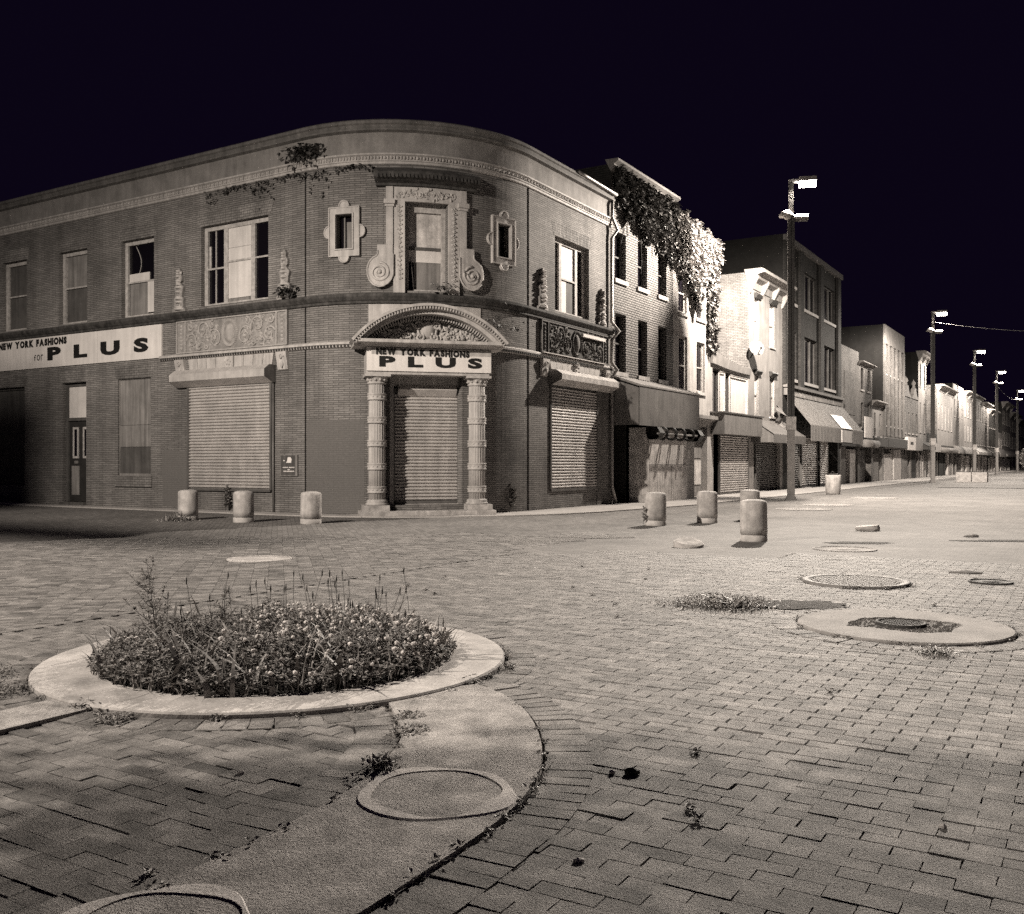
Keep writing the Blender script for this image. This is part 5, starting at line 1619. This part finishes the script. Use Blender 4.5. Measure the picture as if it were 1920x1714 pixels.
for k in range(n):
    w = 2 * math.pi * k / n
    vs += [(.25 * math.cos(w), .25 * math.sin(w), -.02), (.25 * math.cos(w), .25 * math.sin(w), .075 + .05 * math.cos(w - 2.2)), (.2 * math.cos(w), .2 * math.sin(w), .1 + .05 * math.cos(w - 2.2))]
fs = []
for k in range(n):
    j = (k + 1) % n
    fs += [(3 * k, 3 * j, 3 * j + 1, 3 * k + 1), (3 * k + 1, 3 * j + 1, 3 * j + 2, 3 * k + 2)]
fs.append(tuple(3 * k + 2 for k in range(n)))
mb.add(vs, fs)
o = mb.build('bollard_stump', M_['concrete_pale']); o.location = (-5.8, 15.2, 0)
tag(o, 'broken off bollard stump lying low before the right bollards', 'bollard stump')
bm = bmesh.new(); bmesh.ops.create_icosphere(bm, subdivisions=2, radius=1)
q_ = random.Random(2)
for v in bm.verts:
    v.co = Vector((v.co.x * .27, v.co.y * .16, max(-.02, v.co.z * .1 + .05))) * (1 + q_.uniform(-.12, .12))
    if v.co.z > .09: v.co.z = .1 + v.co.x * .08
me = bpy.data.meshes.new('concrete_chunk'); bm.to_mesh(me); bm.free(); me.materials.append(M_['concrete'])
o = bpy.data.objects.new('concrete_chunk', me); COL.objects.link(o); o.location = (-4.04, 20.76, 0); o.rotation_euler = (0, 0, rad(25))
tag(o, 'broken chunk of concrete lying on the bright paving right of the bollards', 'rubble')
# litter bin
lb = thing('litter_bin', 'pale round concrete litter bin under the corrugated awning', 'litter bin', (-9.98, 43.9, 0))
mb = MB(); mb.lathe([(.29, 0), (.31, .05), (.33, .5), (.335, .82), (.32, .86), (.27, .86), (.26, .5), (0, .5)], (-9.98, 43.9, 0), 28); mb.build('tub', M_['concrete_pale'], lb)
mb = MB(); mb.lathe([(.25, .8), (.26, .88), (.15, .93), (0, .9)], (-9.98, 43.9, 0), 14); mb.tube([(-10.1, 43.9, .92), (-10.0, 43.9, 1.02), (-9.9, 43.9, .93)], .02, 5); mb.build('bag', M_['metal_dark'], lb)
# concrete planter boxes down the street
for x, lab in ((-8.25, 'left concrete planter box standing in the street past the second lamp'), (-7.2, 'right concrete planter box standing in the street past the second lamp')):
    p_ = thing('planter_box', lab, 'planter', (x, 77.5, 0), 'concrete planter boxes in the street')
    mb = MB()
    mb.box(x - .5, x + .5, 77, 78, 0, .72); mb.build('box', M_['concrete'], p_)
    mb = MB(); mb.box(x - .45, x + .45, 77.05, 77.95, .72, .76); mb.build('soil', M_['soil'], p_)

# ================================================================ PLANTS
rp = random.Random(21)
def blade(mb, p, h, w, az, bend, tone, seg=3):
    x, y, z = p
    dx, dy = math.cos(az), math.sin(az)
    px, py = -dy, dx
    vs = []
    for k in range(seg + 1):
        t = k / seg
        o = bend * h * t * t
        ww = w * (1 - t ** 1.6) * .5 + .0006
        cz = z + h * t * (1 - .35 * bend * t)
        vs += [(x + dx * o + px * ww, y + dy * o + py * ww, cz), (x + dx * o - px * ww, y + dy * o - py * ww, cz)]
    mb.add(vs, [(2 * k, 2 * k + 1, 2 * k + 3, 2 * k + 2) for k in range(seg)], tone=tone)
def leafq(mb, p, L, w, az, tilt, tone, fold=.25):
    """a folded pointed leaf of four triangles"""
    dx, dy, dz = math.cos(az) * math.cos(tilt), math.sin(az) * math.cos(tilt), math.sin(tilt)
    px, py = -math.sin(az), math.cos(az)
    x, y, z = p
    m = (x + dx * L * .45, y + dy * L * .45, z + dz * L * .45 - fold * w * .5)
    vs = [p, (m[0] + px * w / 2, m[1] + py * w / 2, m[2] + fold * w), m, (m[0] - px * w / 2, m[1] - py * w / 2, m[2] + fold * w), (x + dx * L, y + dy * L, z + dz * L - fold * L * .3)]
    mb.add(vs, [(0, 2, 1), (0, 3, 2), (2, 4, 1), (2, 3, 4)], tone=tone)
# --- the bed of clover
CX, CY = -4.96, 4.98
def bed_pt(rmax=1.07):
    w, r = rp.uniform(0, 2 * math.pi), rmax * math.sqrt(rp.random())
    return CX + r * math.cos(w), CY + r * math.sin(w), r
bed = thing('clover_bed', 'dense clover with white flower heads and long grass filling the round planter', 'plants', (CX, CY, 0.03))
mb = MB()
for k in range(6200):
    x, y, r = bed_pt(1.24)
    hum = 1 + .35 * math.sin(x * 6.1 + 1.3) * math.sin(y * 5.3) + .2 * math.sin(x * 13 + y * 9)
    top = (.19 * (1 - (r / 1.36) ** 3) + .05) * hum
    z = .04 + top * rp.random() ** .6
    for j in range(3):
        leafq(mb, (x, y, z), rp.uniform(.022, .036), rp.uniform(.02, .03), rp.uniform(0, 2.1) + j * 2.09, rp.uniform(-.3, .7), min(1, max(0, rp.gauss(.45, .25))))
tag(mb.build('clover_leaves', M_['leaf'], bed, tone=True), kind='stuff')
mb = MB()
for k in range(2400):
    x, y, r = bed_pt(1.24)
    blade(mb, (x, y, .03), rp.uniform(.1, .25 + .2 * rp.random() ** 2) * (1.15 - .5 * (r / 1.2) ** 3), rp.uniform(.004, .012), rp.uniform(0, 6.28), rp.uniform(.1, .9), min(1, max(0, rp.gauss(.5, .3))))
for k in range(240):
    x, y, r = bed_pt(1.26)
    blade(mb, (x, y, .03), rp.uniform(.16, .4), rp.uniform(.018, .05), rp.uniform(0, 6.28), rp.uniform(.3, 1.0), min(1, max(0, rp.gauss(.45, .2))), 4)
tag(mb.build('grass_blades', M_['leaf'], bed, tone=True), kind='stuff')
mb = MB()
for k in range(240):
    x, y, r = bed_pt(1.26)
    if rp.random() < .6:
        w = rp.uniform(3.4, 5.2); r = rp.uniform(1.02, 1.24); x, y = CX + r * math.cos(w), CY + r * math.sin(w)
    blade(mb, (x, y, .04), rp.uniform(.05, .3), rp.uniform(.003, .007), rp.uniform(0, 6.28), rp.uniform(.5, 1.6), rp.random())
tag(mb.build('dry_grass', M_['straw'], bed, tone=True), kind='stuff')
bm = bmesh.new(); bmesh.ops.create_icosphere(bm, subdivisions=2, radius=.0185)
for v in bm.verts: v.co *= 1 + rp.uniform(-.2, .18); v.co.z *= .9
fm = bpy.data.meshes.new('flower'); bm.to_mesh(fm); bm.free(); fm.materials.append(M_['flower'])
k = 0
while k < 295:
    x, y, r = bed_pt(1.21)
    sx = (x - CX) * CB + (y - CY) * SB           # more of them towards the street side
    if rp.random() > .4 + .55 * sx + .25 * math.sin(x * 5) * math.sin(y * 4.3): continue
    o = bpy.data.objects.new('flower', fm); COL.objects.link(o)
    o.location = (x, y, .03 + (.23 * (1 - (r / 1.36) ** 3) + .05) * rp.uniform(.8, 1.15))
    o.rotation_euler = (rp.uniform(-.5, .5), rp.uniform(-.5, .5), rp.uniform(0, 6))
    q = rp.uniform(.5, .95); o.scale = (q, q, q)
    o.parent = bed; o.matrix_parent_inverse = Matrix.Translation(-bed.location)
    k += 1
for k in range(46):
    x, y, r = bed_pt(1.0)
    if rp.random() < .6: y += .35; x -= .3
    if math.hypot(x - CX, y - CY) > 1.05: continue
    h = rp.uniform(.36, .62)
    a, l = rp.uniform(0, 6.28), rp.uniform(.02, .12)
    mb = MB(); mb.tube([(x, y, .05), (x + l * .4 * math.cos(a), y + l * .4 * math.sin(a), h * .6), (x + l * math.cos(a), y + l * math.sin(a), h)], .0022, 4)
    tx, ty = x + l * math.cos(a), y + l * math.sin(a)
    mb.tube([(tx, ty, h - .03), (tx, ty, h), (tx + .002, ty, h + .025)], [.003, .006, .002], 5)
    mb.build('seed_stalk', M_['stem'], bed)
# --- the tall branching weed
def weed(x, y, h, n, spread, lab, name='tall_weed', seed=1, leafs=26, lw=.012, ll=.05, z=0.03):
    q = random.Random(seed)
    t = thing(name, lab, 'weed', (x, y, z))
    mb, lv = MB(), MB()
    def branch(p, az, el, L, r, depth):
        pts = [p]
        for k in range(6):
            el2 = el + (.5 if depth else 0) * k / 6
            p2 = pts[-1]
            pts.append((p2[0] + L / 6 * math.cos(az) * math.cos(el2), p2[1] + L / 6 * math.sin(az) * math.cos(el2), p2[2] + L / 6 * math.sin(el2)))
            az += q.uniform(-.15, .15)
        mb.tube(pts, [r * (1 - .12 * k) for k in range(7)], 4)
        for k in range(leafs if depth == 0 else leafs // 2):
            i = q.randint(1, 6)
            leafq(lv, pts[i], q.uniform(.6, 1.2) * ll, lw * q.uniform(.8, 1.3), q.uniform(0, 6.28), q.uniform(-.3, .9), q.uniform(.1, .8))
        if depth == 0:
            for k in range(n):
                i = 1 + k * 5 // max(1, n)
                branch(pts[min(i, 6)], q.uniform(0, 6.28), q.uniform(.35, .95), spread * q.uniform(.5, 1) * (1.15 - i / 7), r * .6, 1)
    branch((x, y, z), q.uniform(0, 6), 1.45, h, .005, 0)
    mb.build('stem', M_['stem'], t)
    tag(lv.build('leaves', M_['leaf'], t, tone=True), kind='stuff')
    return t
weed(-5.72, 4.55, .66, 14, .38, 'tall branching weed rising above the left side of the planter', seed=5, leafs=60)
weed(-5.25, 4.75, .5, 9, .22, 'bushy weed beside the tallest one in the planter', seed=9, leafs=40)
weed(-5.95, 4.72, .36, 8, .3, 'low spreading weed at the left rim of the planter bed', seed=12, leafs=30)
weed(-8.62, 19.82, .42, 8, .16, 'small weed at the foot of the bollard right of the portico', seed=3, leafs=24, lw=.03)
weed(-14.0, 23.0, .75, 14, .3, 'leafy weed at the wall foot right of the portico', seed=6, leafs=40, lw=.08, ll=.12)
weed(-21.2, 19.15, .7, 12, .2, 'weed growing at the wall under the wide shutter', seed=7, leafs=34, lw=.06, ll=.1)
def tuft(x, y, r, n, h, lab, name='weed_tuft', w=.008, group=None, broad=0, leaves=0, seed=None, z=0.0, into=None):
    q = random.Random(seed if seed is not None else int(abs(x * 971 + y * 313)))
    mb = into or MB()
    for k in range(n):
        a, rr = q.uniform(0, 6.28), abs(q.gauss(0, r * .75))
        blade(mb, (x + rr * math.cos(a), y + rr * math.sin(a), z), h * q.uniform(.2, 1.15) * math.exp(-.5 * (rr / (r + 1e-6)) ** 2), w * q.uniform(.6, 1.3), q.uniform(0, 6.28), q.uniform(.2, 2.2), min(1, max(0, q.gauss(.45, .25))))
    for k in range(broad):
        blade(mb, (x + q.uniform(-r, r) * .4, y + q.uniform(-r, r) * .4, z), h * q.uniform(.7, 1.2), w * 5, q.uniform(0, 6.28), q.uniform(.4, 1.2), q.uniform(.2, .6), 4)
    for k in range(leaves):
        a, rr = q.uniform(0, 6.28), r * math.sqrt(q.random())
        leafq(mb, (x + rr * math.cos(a), y + rr * math.sin(a), z + q.uniform(0, h * .6)), q.uniform(.015, .035), .018, q.uniform(0, 6.28), q.uniform(-.2, .8), q.uniform(.2, .8))
    if into:
        return
    o = mb.build(name, M_['leaf'], tone=True)
    if name == 'weed_clump':
        t = thing(name, lab, 'weeds', (x, y, 0)); o.name = 'blades'; o.parent = t; o.matrix_parent_inverse = Matrix.Translation(-t.location)
        tag(o, kind='stuff')
        return t
    return tag(o, lab, 'weeds', group)
tuft(-3.1, 9.15, .42, 520, .13, 'low sprawling clump of weeds in the middle of the square', 'weed_clump', .012, leaves=1500, broad=30)
tuft(-3.45, 8.95, .3, 140, .09, 'sparse fringe of weeds on the left side of the clump in the square', 'weed_clump', .008, leaves=150)
tuft(-1.0, 7.62, .13, 150, .09, 'dark weed clump in front of the concrete disc', 'weed_clump', .008, leaves=120)
tuft(-2.78, 3.42, .09, 60, .10, 'broad leaved weed at the path edge beside the concrete lid', 'weed_clump', .009, broad=7, leaves=90)
tuft(-3.02, 3.95, .10, 80, .05, 'creeping weeds at the inner edge of the curved path', 'weed_clump', .007, leaves=220)
tuft(-3.2, 4.2, .08, 60, .05, 'creeping weeds where the path curves in towards the planter', 'weed_clump', .007, leaves=160)
tuft(-5.75, 3.35, .22, 200, .10, 'weeds between the planter kerb and the left edge of the picture', 'weed_clump', .008, leaves=260)
tuft(-6.25, 3.55, .2, 160, .11, 'weeds along the planter kerb at the left edge', 'weed_clump', .008, leaves=220)
tuft(-3.42, 5.06, .1, 80, .05, 'weeds in the corner where the path meets the planter kerb', 'weed_clump', .006, leaves=140)
tuft(-3.40, 5.55, .07, 50, .06, 'small weed at the right of the planter kerb', 'weed_clump', .006, leaves=60)
tuft(-4.55, 3.33, .1, 90, .05, 'creeping weeds in front of the planter kerb', 'weed_clump', .006, leaves=200)
tuft(-4.9, 3.46, .12, 60, .07, 'grass in the joint between planter kerb and straight strip', 'weed_clump', .006, leaves=40)
tuft(-18.95, 15.6, .35, 140, .32, 'long grass round the foot of the leftmost bollard', 'weed_clump', .03)
q_ = random.Random(77)
spots = []
for line in (PATH_R, PATH_L):
    for k in range(0, len(line), 2):
        if .5 < line[k][1] < 4.9 and q_.random() < .75: spots.append((line[k][0] + q_.uniform(-.02, .02), line[k][1], .03, .045))
for k in range(40):
    w = q_.uniform(0, 6.28); spots.append((-4.96 + 1.62 * math.cos(w), 4.98 + 1.62 * math.sin(w), .035, .05))
for k in range(20):
    w = q_.uniform(0, 6.28); spots.append((-1.4 + .88 * math.cos(w), 8.7 + .88 * math.sin(w), .04, .04))
for k in range(14):
    w = q_.uniform(0, 6.28); spots.append((-2.4 + .63 * math.cos(w), 11.7 + .63 * math.sin(w), .05, .05))
for k in range(34):
    a, b = q_.uniform(-.45, .5), q_.uniform(3.2, 13)
    cx_, cy_ = a * b, b
    x, y = cx_ * CB - cy_ * SB, cx_ * SB + cy_ * CB
    if x > XB and math.hypot(x + 4.96, y - 4.98) > 1.8 and not inpoly((x, y), PATH_POLY): spots.append((x, y, .02, .035))
for k in range(16):
    s_ = q_.uniform(-12, 12); p_ = MF(s_, 0, .06); spots.append((p_[0], p_[1], .12, .12))
jw = MB()
for i, (x, y, r, h) in enumerate(spots):
    tuft(x, y, r, 14, h, '', w=.005, leaves=14, seed=i, into=jw)
tag(jw.build('joint_weeds', M_['leaf'], tone=True), 'tiny weeds sprouting from joints all over the paving', 'weeds', kind='stuff')
# --- ivy on the two row houses
def ivy(lab, M, pts_fn, n, size, mat, d=(.03, .28), name='ivy', z_dir=-1, seed=1, parent=None):
    q = random.Random(seed)
    t = thing(name, lab, 'ivy', M(*pts_fn(q), 0))
    mb = MB()
    for k in range(n):
        s, z = pts_fn(q)
        bulge = .5 + .5 * math.sin(s * 5.3 + 1.7 * math.sin(z * 3.1)) * math.sin(z * 4.7 + s * 2.2)
        p = M(s, z, d[0] + (d[1] - d[0]) * (.35 + .9 * bulge) * q.random() ** .7)
        L = size * q.uniform(.6, 1.3)
        nx = Vector(M(s, z, 1)) - Vector(M(s, z, 0))
        az = math.atan2(nx.y, nx.x) + q.uniform(-1.2, 1.2)
        leafq(mb, p, L, L * .85, az, q.uniform(-1.3, .2), min(1, max(0, q.gauss(.5, .25))), .18)
    tag(mb.build('leaves', M_[mat], t, tone=True), kind='stuff')
    if n < 800:
        return t
    mb = MB()
    for k in range(5):
        s, z = pts_fn(q)
        mb.tube([M(s + q.uniform(-.2, .2), z - .5 * j, .025) for j in range(4)], .015, 4)
    mb.build('vines', M_['stem'], t)
    return t
def ivyA(q):
    while True:
        s = q.uniform(29.35, 35.0)
        lo = 9.75 - .75 * max(0, (s - 31) / 4) + .25 * math.sin(s * 3.1) + .12 * math.sin(s * 9)
        if s < 30.1: lo += .75
        z = q.uniform(lo, 11.4)
        if q.random() < .92: return s, z
ivy('dark ivy hanging below the eaves of the light brick row house', MR, ivyA, 7000, .15, 'leaf_ivy_dark', seed=3)  # dark leaf copy stands in for the shade on this house
def ivyB(q):
    while True:
        s, z = q.uniform(34.6, 39.6), q.uniform(5.6, 11.3)
        top = 11.25 - .1 * (s - 34.8) + .1 * math.sin(s * 5)
        lo = 8.9 + .15 * math.sin(s * 4)
        if 36.25 < s < 37.55: lo = 7.4 + abs(s - 36.9) * 1.6
        if 38.45 < s < 39.15: lo = 6.0 + .3 * abs(math.sin(s * 6))
        if s > 39.15: lo = 9.9
        if lo < z < top: return s, z
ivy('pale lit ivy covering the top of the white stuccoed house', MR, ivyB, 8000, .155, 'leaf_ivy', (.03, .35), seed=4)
def ivyB3(q):
    z = q.uniform(.05, 3.4)
    return 35.75 + .28 * math.sin(z * 1.7) + q.gauss(0, .17), z
ivy('narrow ivy climbing from the ground between the two row houses', MR, ivyB3, 1300, .13, 'leaf_ivy', (.05, .25), seed=5)
def ivyC1(q): return sL(-18.25) + q.gauss(0, .28), 9.85 - abs(q.gauss(0, .22)) + .12
ivy('dark clump of weeds hanging from the parapet of the corner building', MF, ivyC1, 230, .15, 'leaf_ivy_dark', (.05, .3), name='hanging_plant', seed=6)
def ivyC2(q):
    s = sL(-22.2) + (sA(28) - sL(-22.2)) * q.random()
    return s, 9.25 - abs(q.gauss(0, .13)) * (1.3 + math.sin(s * 3)) + .05
ivy('thin trailing creeper under the upper cornice of the corner building', MF, ivyC2, 300, .10, 'leaf_ivy_dark', (.01, .1), name='creeper', seed=7)
def ivyC3(q): return sL(-18.85) + q.gauss(0, .12), 6.0 + abs(q.gauss(0, .13))
ivy('small plant rooted on the string course left of the rounded front', MF, ivyC3, 90, .13, 'leaf_ivy_dark', (.08, .25), name='ledge_plant', seed=8)
def ivyC4(q): return sA(50.5) + q.gauss(0, .14), 6.0 + abs(q.gauss(0, .1))
ivy('small plant on the sill of the centre window', MF, ivyC4, 80, .1, 'leaf_ivy', (.1, .3), name='ledge_plant', seed=9)
def ivyC5(q): return sA(66) + abs(q.gauss(0, .5)), 5.1 + abs(q.gauss(0, .2))
ivy('spindly plant growing behind the right end of the arched pediment', MF, ivyC5, 90, .1, 'leaf_ivy_dark', (.1, .5), name='ledge_plant', seed=10)
# --- trees: the dark little one at the far right, and an unseen one added beside the camera to shade the foreground
def tree(x, y, h, z0, z1, r, n, size, lab, seed, trunk=.1):
    q = random.Random(seed)
    t = thing('street_tree', lab, 'tree', (x, y, 0))
    mb = MB(); mb.tube([(x, y, -.05), (x + .05, y, h * .3), (x, y + .05, h * .6), (x, y, h * .9)], [trunk, trunk * .8, trunk * .55, trunk * .2], 8)
    for k in range(9):
        a, z = q.uniform(0, 6.28), q.uniform(z0, (z0 + z1) / 2)
        mb.tube([(x, y, z), (x + r * .4 * math.cos(a), y + r * .4 * math.sin(a), z + .3 * r), (x + r * .8 * math.cos(a), y + r * .8 * math.sin(a), z + .8 * r)], [trunk * .4, trunk * .25, trunk * .1], 5)
    mb.build('trunk', M_['bark'], t)
    mb = MB()
    cl = [(q.gauss(0, .42), q.gauss(0, .42), q.uniform(-.85, .85)) for _ in range(26)]
    k = 0
    while k < n:
        c = q.choice(cl)
        p = (c[0] + q.gauss(0, .2), c[1] + q.gauss(0, .2), c[2] + q.gauss(0, .16))
        if p[0] ** 2 + p[1] ** 2 + p[2] ** 2 > 1: continue
        leafq(mb, (x + p[0] * r, y + p[1] * r, (z0 + z1) / 2 + p[2] * (z1 - z0) / 2), size * q.uniform(.6, 1.3), size * .6, q.uniform(0, 6.28), q.uniform(-.8, .6), q.random())
        k += 1
    tag(mb.build('crown', M_['leaf'], t, tone=True), kind='stuff')
tree(-5.35, 98.0, 2.7, .9, 2.8, .55, 900, .12, 'small dark tree half cut off by the right edge of the picture', 2, .09)
tree(-6.54, 0.1, 5.4, 1.9, 6.0, 1.85, 5200, .18, 'leafy street tree standing beside the camera beyond the left edge', 3, .14)

# ================================================================ LITTER
def litter(x, y, w, l, h, ang, mat, lab, name='litter', cat='litter'):
    q = random.Random(int(abs(x * 77 + y * 55)))
    mb = MB(); vs = []
    for k in range(8):
        a = 2 * math.pi * k / 8
        rr = q.uniform(.7, 1.1)
        vs.append((w / 2 * rr * math.cos(a), l / 2 * rr * math.sin(a), .008 + h * q.uniform(.2, .8)))
    mb.add([(0, 0, .01 + h)] + vs + [(vx * 1.02, vy * 1.02, .002) for vx, vy, _ in vs], [(0, 1 + k, 1 + (k + 1) % 8) for k in range(8)] + [(1 + k, 9 + k, 9 + (k + 1) % 8, 1 + (k + 1) % 8) for k in range(8)])
    o = mb.build(name, M_[mat]); o.location = (x, y, 0); o.rotation_euler = (0, 0, ang)
    return tag(o, lab, cat)
litter(-1.78, 3.97, .075, .05, .022, .5, 'metal_dark', 'dark crushed scrap on the bricks right of the path')
litter(-1.86, 3.93, .03, .02, .008, .2, 'board', 'white paper scrap beside the dark crushed scrap')
litter(-1.4, 13.4, .5, .16, .03, .35, 'board_grey', 'flat dark board lying on the paving at right')
litter(-1.55, 3.0, .05, .03, .006, .8, 'board', 'pale flattened scrap in the dark foreground')
litter(-3.28, 3.05, .035, .015, .008, .4, 'board', 'white scrap on the bricks left of the path')
litter(-0.5, 4.0, .03, .02, .01, .4, 'board', 'white speck of paper on the dark bricks at right')
litter(-2.0, 20.0, .35, .12, .05, .4, 'board_grey', 'crumpled scrap on the bright paving near the right edge')
